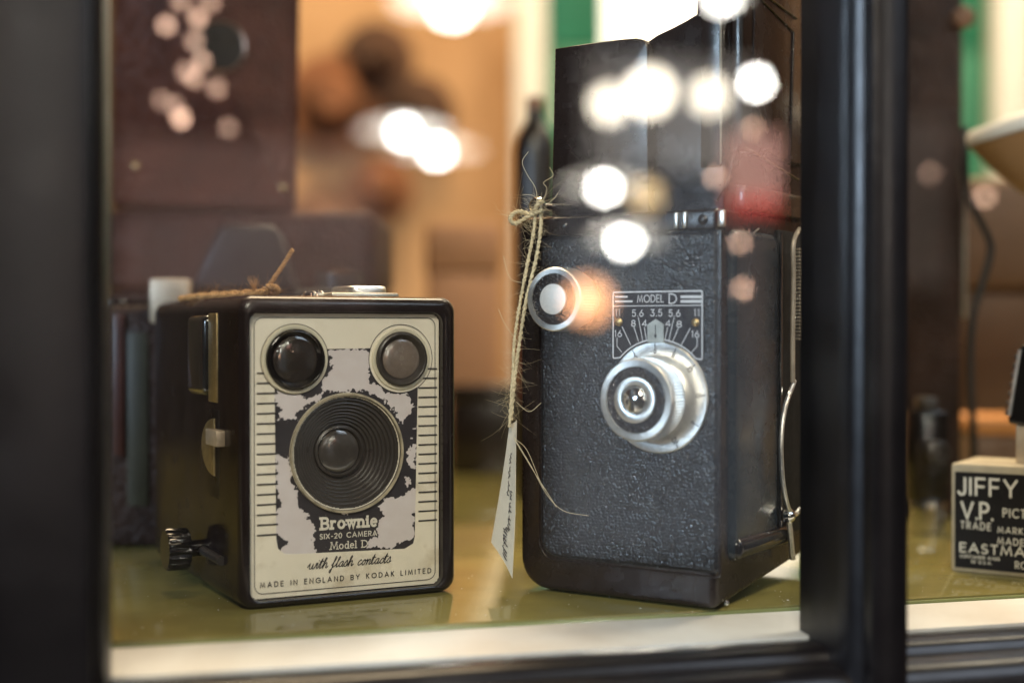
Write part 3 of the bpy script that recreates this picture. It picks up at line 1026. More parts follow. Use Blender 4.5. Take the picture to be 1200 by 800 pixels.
for c, gm, kr, m_ring in ((vf_l, M['finder_dark'], 1.0, M['black_gloss']), (vf_r, M['finder_pale'], .93, M['barrel'])):
    ro = R_vf * kr
    ring = MB().lathe([(ro, -.0006), (ro, .0004), (ro - .0003, .0007), (ro - .0012, .0007), (ro - .0015, .0005)], P3(c, .0006), AX, 72, None, False).build('viewfinder_surround', M['cream'], box)
    rb = ro - .0014
    MB().lathe([(rb, -.0004), (rb, .0016), (rb - .0003, .0021), (rb - .0009, .0023), (rb - .0015, .0019), (rb - .0018, .0008), (rb - .0026, .0004), (rb - .0028, -.0004)], P3(c, .0006), AX, 72, None, False).build('viewfinder_rim', m_ring, box, 50)
    rg = rb - .0024
    MB().lathe([(rg, -.0001)] + [(rg * math.cos(a), .0004 + .0007 * math.sin(a)) for a in (.2, .4, .6, .8, 1.0, 1.2, 1.4)] + [(1e-7, .0011)], P3(c, .0006), AX, 48).build('viewfinder_lens', gm, box, 60)


# left side of the box camera
def side_rect(px0, px1, py0, py1, x=0.0):
    a, c = BF.yz(px0, (py0 + py1) / 2, x), BF.yz(px1, (py0 + py1) / 2, x)
    z1_, z0_ = BF.yz((px0 + px1) / 2, py0, x)[1], BF.yz((px0 + px1) / 2, py1, x)[1]
    y0_, y1_ = sorted((a[0], c[0]))
    return y0_, y1_, z0_, z1_


y0, y1, z0, z1 = side_rect(249, 258.5, 367, 471)
MB().box(-.0016, .0004, y0, y1, z0, z1, .0004).build('side_trim', M['brass'], box)
y0, y1, z0, z1 = side_rect(229, 249, 369, 462)
MB().prism(rrect(y0, y1 - .0003, z0, z1, .003), -.0034, .0005, .0022, 'yz').build('side_finder', M['side_glass'], box)
y0, y1, z0, z1 = side_rect(247.5, 261, 478, 583)
MB().box(-.0010, .0004, y0, y1, z0, z1, .0003).build('shutter_plate', M['barrel'], box)
yc, zc = BF.yz(249, 524, -.002)
rz = 34 * .50 / F
pts = [(yc + rz * 1.65 * math.sin(a), zc + rz * math.cos(a)) for a in [math.pi * k / 18 for k in range(19)]]
MB().prism(pts, -.0016, .0006, .0003, 'yz').build('half_disc', M['brass'], box)
y0, y1, z0, z1 = side_rect(244.5, 257, 503, 522, -.003)
MB().box(-.0042, -.0008, y0, y1, z0, z1, .0005).build('shutter_lever', M['beige'], box)
yk, zk = BF.yz(224, 640, -.004)
knob = MB().lathe([(.0030, 0), (.0030, .0062), (.0072, .0064), (.0076, .0070), (.0076, .0138), (.0070, .0146), (.0010, .0148)], (0, yk - .004, zk), (-1, 0, 0), 40, (3, 4, .0007)).build('winding_knob', M['black_gloss'], box, 25)
MB().tube([(-.0018, yk - .008, zk - .0005), (-.0018, .017, zk - .0007)], .0017, 10).build('winding_shaft', M['barrel'], box)

# top of the box camera
tp = BH
ft = lambda px, py, z=tp: BF.hit(px, py, 2, z)
MB().box(.036, .062, .010, .044, tp, tp + .0022, .0009).build('finder_plate', M['alu_dim'], box)
MB().prism(rrect(.044, .060, .014, .036, .005), tp + .0048, tp + .0022, .0012, 'xy').build('finder_cap', M['alu'], box)
MB().lathe([(.0034, 0), (.0034, .0022), (.0026, .0030), (.001, .0032)], (.034, .022, tp), (0, 0, 1), 24).build('rivet', M['chrome'], box)
MB().lathe([(.0024, 0), (.0024, .0020), (.0018, .0026), (.001, .0027)], (.030, .016, tp), (0, 0, 1), 24).build('rivet', M['chrome'], box)


# ================================================================== CINE CAMERA
CF = Frame(.0027, .5195, 0, -34.0)
CW = .0785
cine = thing('cine_camera', 'tall black leather covered cine camera with two metal knobs and an open black hood', 'camera', CF)
z_band0 = .1282
z_band1 = .1345
CD = .105


def cine_loop(y, ins, lift, rbl=.0115, rbr=.0022):
    return [(p[0], y, p[1]) for p in rrect(ins, CW - ins, .0006 + lift + ins, z_band1 + .001 - ins, (max(.001, rbl - ins), max(.0006, rbr - ins * .6), .001, .001), 8)]


MB().loft([cine_loop(CD, .002, .0125), cine_loop(CD - .002, 0, .0125), cine_loop(.003, 0, .0003), cine_loop(.0016, .0003, .0001), cine_loop(.0007, .0008, 0), cine_loop(.0002, .0015, 0), cine_loop(0, .0024, 0)], True, True).build('body', M['cine'], cine)
for x in (.016, CW - .012):
    MB().box(x, x + .006, .006, .012, 0, .0016, .0004).build('foot', M['black_gloss'], cine)

lx0, lz1 = CF.xz(634, 279, -.0008)
lx1 = CF.xz(841, 400, -.0008)[0]
lz0 = CF.xz(700, 657, -.0008)[1]
lrr = rrect(lx0, lx1, lz0, z_band0 - .0006, (.006, .0012, .0008, .0008), 8)
gs = .00020
lxs, lzs = np.arange(lx0 - gs, lx1 + gs * 2, gs), np.arange(lz0 - gs, z_band0 + gs, gs)
LX, LZ = np.meshgrid(lxs, lzs)
LXw = LX + .00016 * vnoise(LX, LZ, 900, 11)
LZw = LZ + .00016 * vnoise(LX, LZ, 900, 12)
sp_ = .00117
rs_ = np.random.RandomState(5)
jx, jz = rs_.rand(256, 256) - .5, rs_.rand(256, 256) - .5
jh = .6 + .4 * rs_.rand(256, 256)
row = np.round(LZw / (sp_ * .87)).astype(int)
d1, hsel = np.full(LX.shape, 9.0), np.ones(LX.shape)
for dr in (-1, 0, 1):
    rr2 = row + dr
    colm = np.round(LXw / sp_ - .5 * (rr2 % 2)).astype(int)
    for dc_ in (-1, 0, 1):
        c2 = colm + dc_
        px_ = (c2 + .5 * (rr2 % 2) + .62 * jx[rr2 % 256, c2 % 256]) * sp_
        pz_ = (rr2 + .62 * jz[rr2 % 256, c2 % 256]) * sp_ * .87
        dd = np.hypot(LXw - px_, LZw - pz_) / sp_
        m_ = dd < d1
        hsel = np.where(m_, jh[rr2 % 256, c2 % 256], hsel)
        d1 = np.minimum(d1, dd)
dome = np.clip(1 - (d1 / .62) ** 2, 0, 1) ** .8 * hsel
le = sdf_poly(lrr, LX, LZ)
fall = np.clip(-le / .0012, 0, 1)
fall = fall * fall * (3 - 2 * fall)
LY = -.0004 - .0006 * fall - .00034 * dome * (.25 + .75 * fall) - .00006 * vnoise(LX, LZ, 60, 13)
LV = np.stack([LX, LY, LZ], -1).reshape(-1, 3)
nxl, nzl = len(lxs), len(lzs)
ii = np.arange(nxl * nzl).reshape(nzl, nxl)
kp = le < gs
q_ = kp[:-1, :-1] & kp[:-1, 1:] & kp[1:, :-1] & kp[1:, 1:]
LF = np.stack([ii[:-1, :-1], ii[:-1, 1:], ii[1:, 1:], ii[1:, :-1]], -1)[q_]
me = bpy.data.meshes.new('leather_panel')
me.from_pydata(LV.tolist(), [], LF.tolist())
bm = bmesh.new()
bm.from_mesh(me)
bmesh.ops.delete(bm, geom=[v for v in bm.verts if not v.link_faces], context='VERTS')
bm.to_mesh(me)
bm.free()
me.polygons.foreach_set('use_smooth', [True] * len(me.polygons))
me.materials.append(M['leather'])
o = bpy.data.objects.new('leather_panel', me)
COL.objects.link(o)
o.parent = cine
ridge = rrect(lx0 - .0012, lx1 + .0006, lz0 - .0014, z_band0 - .0004, (.0068, .0016, .001, .001), 8)
MB().tube([(p[0], -.0001, p[1]) for p in ridge[:-1] + ridge[:1]], .0004, 6, False).build('panel_bead', M['cine'], cine)

# metal band on which the hood is hinged
MB().prism(rrect(lx0 - .0055, CW + .0006, z_band0, z_band1, .0008, 3), -.0018, .006, .0005).build('hinge_band', M['cine'], cine)
for px in (661, 824):
    c = CF.xz(px, 263 if px < 700 else 257.5, -.0018)
    MB().lathe([(.0018, 0), (.0018, .0005), (.0012, .0010), (.0004, .0012)], (c[0], -.0017, (z_band0 + z_band1) / 2), AX, 24).build('band_rivet', M['cine'], cine)
for px in (793, 803, 846):
    x = CF.xz(px, 258, -.002)[0]
    w = .0008 if px < 840 else .0012
    MB().box(x - w, x + w, -.0030, -.0012, z_band0 + .0006, z_band1 - .0002, .0005).build('hinge_pin', M['alu'], cine)

# hood: a thin front lid and the taller box behind it
lid = [CF.xz(a, c, .004) for a, c in [(646, 249), (650, 57), (672, 53.5), (700, 49.5), (728, 46), (745, 44.6), (752, 46), (757, 50), (759, 56), (760, 252)]]
lid[0] = (lid[0][0], z_band1)
lid[-1] = (lid[-1][0], z_band1)
MB().prism(lid, .004, .0085, .0006).build('hood_lid', M['cine'], cine)
hy = .0090
top_z = .232
hood = [CF.xz(a, c, hy) for a, c in [(660, 249), (660, 90), (740, 58), (757, 50), (770, 41), (788, 32.5), (804, 24), (816, 16.5)]]
xh = CF.xz(817, 10, hy)[0]
xr = CF.xz(849, 100, hy)[0]
hood = [(hood[0][0], z_band1)] + hood[1:] + [(xh, top_z), (xr, top_z), (xr, z_band1)]
MB().prism(hood, hy, .078, .0008).build('hood_box', M['cine'], cine)
# raised frame on the hood's front, and bright worn edges
c = CF.xz(837, 190, hy)
MB().lathe([(.0012, 0), (.0012, .0004), (.0006, .0009)], (c[0], hy, c[1]), AX, 16).build('hood_rivet', M['alu_dim'], cine)
MB().box(CF.xz(823, 0, hy)[0], xr - .001, hy - .0012, hy - .0001, c[1] - .0018, top_z - .004, .0004).build('hood_front_plate', M['cine'], cine)
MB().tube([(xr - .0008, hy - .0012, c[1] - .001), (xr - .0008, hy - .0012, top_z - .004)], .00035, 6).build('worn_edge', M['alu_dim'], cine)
# side leaf of the hood, stepping out to the right
sy0 = .0135
xs_ = xr + .0042
MB().box(xr + .0001, xs_, sy0, .077, CF.xz(868, 176, sy0)[1], top_z - .002, .0012).build('hood_side_leaf', M['cine'], cine)
e0, e1, e2 = CF.xz(870, 168, sy0), CF.xz(858, 184, .008), CF.xz(849, 246, .001)
MB().tube(smooth_path([(xs_, sy0, top_z - .004), (xs_, sy0, e0[1] + .006), (xs_ - .0006, sy0 - .001, e0[1]), (e1[0], .008, e1[1] - .002), (e1[0] - .001, .006, e1[1] - .009), (CW + .0004, .0006, z_band1 + .003)], 6), .0004, 8).build('side_wire', M['grey'], cine)


def side_line(pts, x, name, r, m, closed=False):
    P = []
    for a, c in pts:
        y, z = CF.yz(a, c, x)
        P.append((x, y, z))
    if closed:
        P.append(P[0])
    MB().tube(P, r, 6).build(name, m, cine)


side_line([(884, -8), (930, 38), (926, 193), (880, 166)], xs_ + .0002, 'leaf_bead', .0004, M['cine'], True)
side_line([(877, -20), (934, 22)], xs_ + .0002, 'leaf_bead', .0004, M['cine'])
side_line([(872, 172), (936, 211)], xs_ + .0001, 'leaf_bead', .0005, M['cine'])
# lower bracket of the hood at the side
MB().box(CW - .004, CW + .003, .018, .076, z_band1 + .0012, z_band1 + .010, .0014).build('side_bracket', M['cine'], cine)
side_line([(862, 290), (889, 268)], CW + .0012, 'scratch_wire', .00035, M['alu_dim'])
# raised panel on the right side, its trim, the cloth behind it
ya, yb = CF.yz(853, 450, CW)[0], CF.yz(906, 450, CW)[0]
zt, zb = CF.yz(880, 272, CW)[1], CF.yz(880, 650, CW)[1]
MB().prism(rrect(ya, yb, zb, zt, .004), CW + .0024, CW - .0005, .0022, 'yz').build('side_panel', M['cine_panel'], cine)
MB().tube([(CW + .0026, yb + .0008, zb + .008), (CW + .0026, yb + .0008, zt + .001)], .0007, 8).build('side_trim', M['chrome'], cine)
yc0, yc1 = yb + .002, .098
MB().box(CW - .0005, CW + .0012, yc0, yc1, zb + .004, zt + .002, .0005).build('side_cloth', M['rough_black'], cine)
y, z = CF.yz(897, 655, CW)
MB().prism(rrect(ya + .001, yb + .012, .016, .0235, .003), CW + .0042, CW - .0005, .003, 'yz').build('side_foot', M['black_gloss'], cine)
# ribbed winding handle and its wire
xw = CW + .006
hp = [CF.yz(a, c, xw) for a, c in [(937, 268), (930, 285), (930, 330), (929, 400), (929, 448)]]
MB().tube(smooth_path([(xw, p[0], p[1]) for p in hp], 6), .0009, 8).build('handle_bar', M['beige'], cine)
mbk = MB()
for k in range(26):
    y, z = CF.yz(935, 292 + k * 4.2, xw)
    mbk.box(xw - .0012, xw + .0012, y - .0012, y + .0024, z - .0004, z + .0004, .00018, 1)
mbk.build('ribbed_grip', M['alu_dim'], cine)
hp = [CF.yz(a, c, xw) for a, c in [(931, 446), (920, 478), (915.5, 515), (917, 560), (923, 592), (930, 603), (938, 596)]]
MB().tube(smooth_path([(xw, p[0], p[1]) for p in hp], 8), .0009, 8).build('handle_wire', M['alu'], cine)
y, z = CF.yz(927, 604, xw)
MB().lathe([(.0026, 0), (.0026, .002), (.0016, .0032), (.0004, .0036)], (xw - .002, y, z), (1, 0, 0), 20).build('handle_screw', M['chrome'], cine)
y1_, z1_ = CF.yz(932, 655, xw)
MB().tube([(xw - .001, y, z), (xw - .001, y1_, z1_)], .0011, 8).build('handle_strut', M['alu_dim'], cine)
for px, py in ((850, 706), (913, 287)):
    y, z = CF.yz(px, py, CW)
    MB().lathe([(.0011, 0), (.0011, .0006), (.0004, .0011)], (CW + .0002, y, z), (1, 0, 0), 16).build('side_rivet', M['chrome'], cine)

# focus dial and the two knobs
YL = -.0011                           # leather surface
dc = CF.xz(771.5, 465.5, YL)
pxm = .494 / F
RD = 64.5 * pxm
dial = MB().lathe([(RD, -.0004), (RD, .0008), (RD - .0004, .0012), (RD - .0050, .0014), (RD - .0056, .0011), (.001, .0011)], (dc[0], YL, dc[1]), AX, 96).build('focus_dial', M['alu'], cine, 40)
yd = YL - .00146
mb = MB()
for ang, s in ((205, ''), (232, '2'), (-64, '25'), (-30, '4'), (4, '15'), (38, '10'), (66, '8'), (92, '6'), (120, '5')):
    a = math.radians(ang)
    ca, sa = math.cos(a), math.sin(a)
    mb.ribbon([((RD - .0006) * ca + dc[0], (RD - .0006) * sa + dc[1]), ((RD - .0019) * ca + dc[0], (RD - .0019) * sa + dc[1])], .0003, lambda p: (p[0], yd, p[1]))
    if s:
        rb = RD - .0040
        L, w = text_lines(s, G, .2)
        for k, pl in enumerate(L):
            pts = []
            for u, v in pl:
                lx, lz = (u - w / 2) * .0017, v * .0018
                pts.append((dc[0] + rb * ca + lx * sa + lz * ca, dc[1] + rb * sa - lx * ca + lz * sa))
            mb.ribbon(pts, .00024, lambda p, k=k: (p[0], yd - .000004 * (k + 1), p[1]))
mb.build('dial_marking', M['ink'], dial, 0)


def knob_stack(name, c, R, length, m_side, rings, kn=84):
    """a knurled knob standing off the leather, with rings on its front face"""
    k = MB().lathe([(R * .86, 0), (R * .86, length * .28), (R * .97, length * .30), (R, length * .36), (R, length * .86), (R * .985, length * .90), (R * .985, length * .965), (R * .95, length), (R * .80, length), (R * .785, length - .0004)],
                   (c[0], YL, c[1]), AX, kn * 2, (3, 4, .00035)).build(name, m_side, cine, 30)
    for nm, r_o, r_i, t, m in rings:
        if r_i > 0:
            p = [(R * r_o, length - .0006), (R * r_o, length + t - .0001), (R * r_o - .0003, length + t), (R * r_i + .0003, length + t), (R * r_i, length + t - .0001), (R * r_i, length - .0006)]
        else:
            p = [(R * r_o, length - .0006), (R * r_o, length + t - .0001), (R * r_o - .0003, length + t), (1e-7, length + t + .0001)]
        MB().lathe(p, (c[0], YL, c[1]), AX, 72).build(nm, m, k, 40)
    return k


YK = YL - .0140
kc = CF.xz(744.5, 468.5, YK)
Rk = 48.5 * .484 / F
k2 = knob_stack('focus_knob', kc, Rk, .0140, M['alu'], [('knob_inlay', .80, .54, -.0003, M['inlay']), ('inner_ring', .545, .36, .0010, M['alu']), ('knob_recess', .37, 0, -.0004, M['barrel'])])
MB().lathe([(Rk * .33, .0130), (Rk * .33, .0146), (Rk * .26, .0158), (1e-7, .0163)], (kc[0], YL, kc[1]), AX, 40).build('slot_screw', M['chrome'], k2, 50)
MB().box(kc[0] - .0005, kc[0] + .0006, YL - .0166, YL - .0150, kc[1] - Rk * .26, kc[1] + Rk * .26, .0002).build('screw_slot', M['barrel'], k2)

YK = YL - .0150
kc1 = CF.xz(648.5, 350.5, YK)
Rk1 = 37.5 * .50 / F
knob_stack('top_knob', kc1, Rk1, .0150, M['alu'], [('knob_inlay', .80, .46, -.0003, M['inlay']), ('knob_cap', .47, 0, .0006, M['satin'])], 70)

# aperture plate above the dial
ax0, az1 = CF.xz(718.5, 341, YL)
ax1 = CF.xz(825.5, 341, YL)[0]
az0 = CF.xz(722, 421, YL)[1]
aw, ah = ax1 - ax0, az1 - az0


def AP(px, py):
    """zoomed plate pixel (652 x 800 crop) to plate coordinates"""
    return CF.xz(640 + px / 2.9636, 290 + py / 2.963, YL)


arcpts = [(dc[0] + (RD + .0003) * math.cos(math.radians(a)), dc[1] + (RD + .0003) * math.sin(math.radians(a))) for a in range(0, 181, 6)]
zc_ = max(az0, dc[1])
outl = [(ax0 + .001, az0)]
arc_in = [p for p in arcpts if ax0 + .0028 < p[0] < ax1 - .0028 and p[1] > az0 + .0002]
outl = rrect(ax0, ax1, az0, az1, .0009, 4)
bl = [p for p in outl if p[1] < (az0 + az1) / 2 and p[0] < (ax0 + ax1) / 2]
br = [p for p in outl if p[1] < (az0 + az1) / 2 and p[0] > (ax0 + ax1) / 2]
tr_ = [p for p in outl if p[1] > (az0 + az1) / 2]
left_in = sorted(arc_in, key=lambda p: p[0])
outline = bl + [(left_in[0][0] - .0006, az0 + .0002)] + left_in + [(left_in[-1][0] + .0006, az0 + .0002)] + br + tr_
ap = MB().prism(outline, YL - .0007, YL + .0002, 0).build('aperture_plate', M['plate'], cine)
ya_ = YL - .00078
place = lambda p, k=0: (p[0], ya_ - .000004 * k, p[1])
mb = MB()
mb.ribbon(inset(outline, .00045), .00048, lambda p: place(p), True)
z = AP(390, 202)[1]
mb.ribbon([(ax0 + .0006, z), (ax1 - .0006, z)], .0003, lambda p: place(p, 1))
for (a, c, e) in ((245, 285, 171), (245, 302, 187), (473, 540, 171), (473, 540, 187)):
    p, q = AP(a, e), AP(c, e)
    mb.ribbon([p, q], .0007 if a < 400 else .0009, lambda r_: place(r_, 2))
mb.build('plate_border', M['plate_ink'], ap, 0)
mb = MB()


def plate_text(s, a, c, base, h, stroke=.00032, gap=.28):
    p, q = AP(a, base), AP(c, base)
    write(mb, s, p[0], q[0], p[1], h / 2.963 * pxm, stroke, lambda x, z, k=0: (x, ya_ - .000004 * (k + 3), z), G, gap)


plate_text('MODEL', 321, 411, 190, 24)
plate_text('D', 431, 456, 194, 32, .00042)
plate_text('11', 246, 259, 237, 22, gap=.4)
plate_text('5.6', 303, 341, 239, 22)
plate_text('3.5', 367, 406, 238, 22)
plate_text('5.6', 430, 469, 239, 22)
plate_text('11', 519, 534, 237, 22, gap=.4)
plate_text('8', 300, 314, 273, 20)
plate_text('4', 338, 353, 273, 20)
plate_text('4', 419, 435, 273, 20)
plate_text('8', 457, 474, 276, 20)
plate_text('16', 243, 266, 309, 21)
plate_text('16', 510, 534, 311, 21)
mb.build('lettering', M['plate_ink'], ap, 0)
mb = MB()
for seg in ([(268, 275), (297, 337)], [(250, 313), (250, 342), (266, 362)], [(309, 276), (325, 326)], [(324, 243), (339, 322)], [(345, 277), (352, 318)],
            [(426, 277), (416, 320)], [(448, 243), (430, 322)], [(463, 279), (443, 327)], [(504, 280), (473, 338)], [(528, 314), (528, 342), (507, 366)]):
    mb.ribbon([AP(*p) for p in seg], .00028, lambda p: place(p, 4))
mb.build('index_line', M['plate_ink'], ap, 0)
for a, c in ((257, 259), (523, 260)):
    p = AP(a, c)
    MB().lathe([(.0015, 0), (.0014, .0006), (.0008, .0011), (.0001, .0012)], (p[0], ya_ + .0002, p[1]), AX, 24).build('plate_screw', M['brass'], ap)
MB().prism([AP(*p) for p in [(358, 328), (357, 268), (386, 248), (414, 266), (414, 328)]], ya_ - .0005, ya_, 0).build('index_pointer', M['alu_dim'], ap)
p0 = AP(386, 268)
p1 = AP(386, 306)
mb = MB().ribbon([p0, p1], .0003, lambda p: (p[0], ya_ - .0006, p[1]))
mb.add([(p1[0] - .0006, ya_ - .00061, p1[1] + .0003), (p1[0] + .0006, ya_ - .00061, p1[1] + .0003), (p1[0], ya_ - .00061, p1[1] - .0010)], [(0, 1, 2)])
mb.build('pointer_mark', M['ink'], ap, 0)
# stud from which the price tag hangs
sc_ = CF.xz(632, 240, -.001)
MB().lathe([(.0012, -.004), (.0012, .003), (.0027, .0034), (.0032, .0048), (.0027, .0062), (.001, .0068)], (sc_[0] + .001, .001, sc_[1] - .0006), AX, 28).build('strap_stud', M['chrome'], cine)


# ================================================================== PRICE TAG ON TWINE
TY = .505


def twine(mb, pts, r, turns, plies=2, n=7, seg=10):
    path = smooth_path(pts, seg)
    N_ = len(path)
    for k in range(plies):
        q = []
        for i, p in enumerate(path):
            d = (path[min(i + 1, N_ - 1)] - path[max(i - 1, 0)]).normalized()
            u = d.orthogonal().normalized() if abs(d.y) > .9 else d.cross(Vector((0, 1, 0))).normalized()
            w = d.cross(u)
            a = 2 * math.pi * (turns * i / N_ + k / plies)
            q.append(p + (u * math.cos(a) + w * math.sin(a)) * r * .62)
        mb.tube(q, lambda t: r * .68 * (1 + .12 * math.sin(37 * t + k)), n)
    return path


def fuzz(mb, path, count, length, r, seed, down=0.0):
    R = random.Random(seed)
    for _ in range(count):
        p = path[R.randrange(len(path))]
        d = Vector((R.gauss(0, 1), R.gauss(0, .6), R.gauss(0, .8) - down)).normalized()
        ln = length * R.uniform(.35, 1.25)
        bend = Vector((R.gauss(0, 1), R.gauss(0, 1), R.gauss(0, 1))) * ln * .5
        q = [p + d * ln * t + bend * t * t + bend.cross(d) * .5 * t ** 3 for t in (0, .25, .5, .75, 1)]
        mb.tube(q, lambda t: r * (1 - .6 * t), 3)


tf = Frame(*at(598, 560, TY), 0)
tagt = thing('price_tag', 'handwritten white price tag hanging on frayed jute twine beside the cine camera', 'price tag', tf)


def T(px, py, Y=TY):
    return Vector(at(px, py, Y)) - tf.o


stud_w = CF.world((sc_[0] + .001, -.0035, sc_[1] - .0006)) - tf.o
mb = MB()
paths = []
yS = stud_w.y + tf.o.y
paths.append(twine(mb, [stud_w + Vector((.0005, -.001, .001)), T(634, 262, yS - .002), T(629, 300, yS - .004), T(617, 350, TY), T(609, 400, TY), T(603, 445, TY), T(599, 492, TY)], .00068, 21))
paths.append(twine(mb, [stud_w + Vector((-.001, -.001, .0005)), T(626, 268, yS - .001), T(619, 305, yS - .003), T(610, 352, TY + .001), T(603, 398, TY), T(601, 440, TY), T(597, 500, TY)], .00064, 23))
paths.append(twine(mb, [stud_w + Vector((.002, .001, .0)), stud_w + Vector((.0008, -.0035, .0012)), T(622, 250, yS), T(606, 248, yS), T(598, 256, yS), T(604, 262, yS), T(622, 252, yS - .001), T(636, 246, yS - .003)], .00072, 12))
mb.build('twine', M['twine'], tagt, 60)
mb = MB()
for k, p in enumerate(paths):
    fuzz(mb, p, 130, .0048, .00005, 20 + k)
fuzz(mb, paths[0][-16:], 34, .0075, .00005, 41, .5)
fuzz(mb, paths[2], 44, .007, .00005, 42)
for pts in ([(629, 244), (628, 222), (618, 205), (612, 190), (619, 178)], [(634, 240), (641, 222), (637, 214), (648, 206), (644, 196)], [(640, 240), (650, 232), (654, 226)], [(634, 244), (626, 230), (612, 228)],
            [(602, 512), (622, 545), (640, 578), (660, 598), (690, 604)], [(603, 515), (628, 556), (646, 584), (652, 594)], [(604, 514), (618, 528), (634, 566), (640, 574)],
            [(616, 332), (598, 326), (590, 300)], [(606, 400), (592, 380), (584, 362)], [(604, 470), (620, 482), (634, 472)]):
    mb.tube(smooth_path([T(a, c, TY - .004) for a, c in pts], 5), .00011, 4)
o = mb.build('fibre', M['fibre'], tagt, 60)
o['kind'] = 'stuff'
# the card itself, seen nearly edge on, slightly curled
cardL = [T(597, 497, TY + .003), T(592, 535, TY + .005), T(585, 580, TY + .007), T(575.5, 635, TY + .008)]
cardR = [T(605, 492, TY - .001), T(604, 540, TY - .003), T(603.5, 600, TY - .004), T(600, 677, TY - .004)]
mb = MB()
A_, B_ = smooth_path(cardL, 5), smooth_path(cardR, 5)
th = Vector((-.0002, -.00016, 0))
NS = 4
rows = []
for l, r in zip(A_, B_):
    rows.append([l.lerp(r, k / NS) + Vector((.0006 * math.sin(math.pi * k / NS), 0, 0)) for k in range(NS + 1)])
nr = len(rows)
vs1 = [tuple(p) for rw in rows for p in rw]
vs2 = [tuple(p - th) for rw in rows for p in rw]
W1 = NS + 1
f1 = [(i * W1 + k, i * W1 + k + 1, (i + 1) * W1 + k + 1, (i + 1) * W1 + k) for i in range(nr - 1) for k in range(NS)]
off = nr * W1
f2 = [tuple(a + off for a in f[::-1]) for f in f1]
rim = [k for k in range(W1)] + [(i + 1) * W1 - 1 for i in range(1, nr)] + [(nr - 1) * W1 + k for k in range(NS - 1, -1, -1)] + [i * W1 for i in range(nr - 2, 0, -1)]
f3 = [(rim[i], rim[(i + 1) % len(rim)], rim[(i + 1) % len(rim)] + off, rim[i] + off) for i in range(len(rim))]
mb.add(vs1 + vs2, f1 + f2 + f3)
crd = mb.build('card', M['paper'], tagt, 30)


def on_card(s, t):
    """s along the card 0..1, t across 0..1"""
    i = min(int(s * (nr - 1)), nr - 2)
    f = s * (nr - 1) - i
    k = min(int(t * NS), NS - 1)
    g = t * NS - k
    p = (rows[i][k] * (1 - g) + rows[i][k + 1] * g) * (1 - f) + (rows[i + 1][k] * (1 - g) + rows[i + 1][k + 1] * g) * f
    return tuple(p + Vector((-.00025, -.0003, 0)))


mb = MB()
R = random.Random(4)
for line, (ta, s0, s1, amp) in enumerate(((.45, .28, .62, .10), (.66, .56, .80, .12), (.55, .80, .97, .16))):
    pts = []
    n = 40
    for i in range(n):
        u = i / (n - 1)
        pts.append((s0 + (s1 - s0) * u + .006 * math.cos(u * 60), ta + amp * math.sin(u * 60 + R.uniform(-.5, .5)) * R.uniform(.3, 1)))
    cut = [0, 12, 14, 26, 28, 40]
    for a, c in ((0, 12), (14, 25), (27, 40)):
        mb.tube([on_card(*p) for p in pts[a:c]], .00014, 4)
mb.build('handwriting', M['pen'], crd, 60)

# brown twine tied round the top of the box camera
kf = Frame(*BF.world((.012, .050, BH)), 0)
tw = thing('twine_loop', 'short orange brown twine knotted on top of the box camera', 'twine', kf)
K = lambda x, y, z: BF.world((x, y, BH + z)) - kf.o
mb = MB()
pth = [twine(mb, [K(-.002, .075, .0006), K(.004, .064, .0014), K(.010, .054, .0016), K(.016, .046, .0020), K(.021, .038, .0024)], .0010, 16)]
pth.append(twine(mb, [K(.0, .082, .0010), K(.006, .068, .0022), K(.012, .057, .0026), K(.018, .046, .0030), K(.022, .038, .0030)], .0009, 16))
pth.append(twine(mb, [K(.019, .042, .002), K(.022, .036, .0046), K(.025, .037, .003), K(.021, .041, .0012), K(.020, .036, .0030)], .0011, 8))
pth.append(twine(mb, [K(.021, .039, .003), K(.024, .038, .008), K(.0275, .038, .013), K(.031, .038, .0185)], .0008, 8))
mb.build('twine', M['orange_twine'], tw, 60)
mb = MB()
for k, p in enumerate(pth[:3]):
    fuzz(mb, p, 60, .0042, .00006, 60 + k, -.6)
R = random.Random(9)
for _ in range(40):
    p = K(.0185, .044, .003)
    d = Vector((-.3 + R.gauss(0, .35), R.gauss(0, .3), 1 + R.gauss(0, .25))).normalized() * R.uniform(.003, .0065)
    mb.tube([p, p + d * .5, p + d], .00008, 3)
o = mb.build('fibre', M['orange_twine'], tw, 60)
o['kind'] = 'stuff'


# ================================================================== THINGS ON THE LEFT, BEHIND THE BOX CAMERA
# black folding camera with a beige winding block on its top
Yf = .615
p = at(176, 600, Yf)
ff = Frame(at(120, 600, Yf).x, Yf, 0, 8)
fold = thing('folding_camera', 'dark folding camera with a beige metal block on top, behind the box camera', 'camera', ff)
w = .058
hz = ff.xz(170, 357, 0)[1]
MB().box(0, w, 0, .03, 0, hz, .004, 3).build('body', M['dark_leather'], fold)
a, c = ff.xz(149, 500, -.001)[0], ff.xz(174, 500, -.001)[0]
MB().box(a, c, -.0014, .001, .018, hz - .012, .0005).build('front_strip', M['olive'], fold)
a, c = ff.xz(131, 500, -.001)[0], ff.xz(146, 500, -.001)[0]
MB().box(a, c, -.0022, .001, .040, hz - .004, .0008).build('edge_binding', M['red'], fold)
a = ff.xz(175, 326, -.004)
c = ff.xz(221.5, 379, -.004)
MB().box(a[0], c[0], -.004, .010, hz - .008, a[1], .0012).build('winding_block', M['beige'], fold)
MB().box(.0, a[0] - .0008, .004, .024, hz - .001, hz + .0025, .001).build('top_plate', M['black_gloss'], fold)

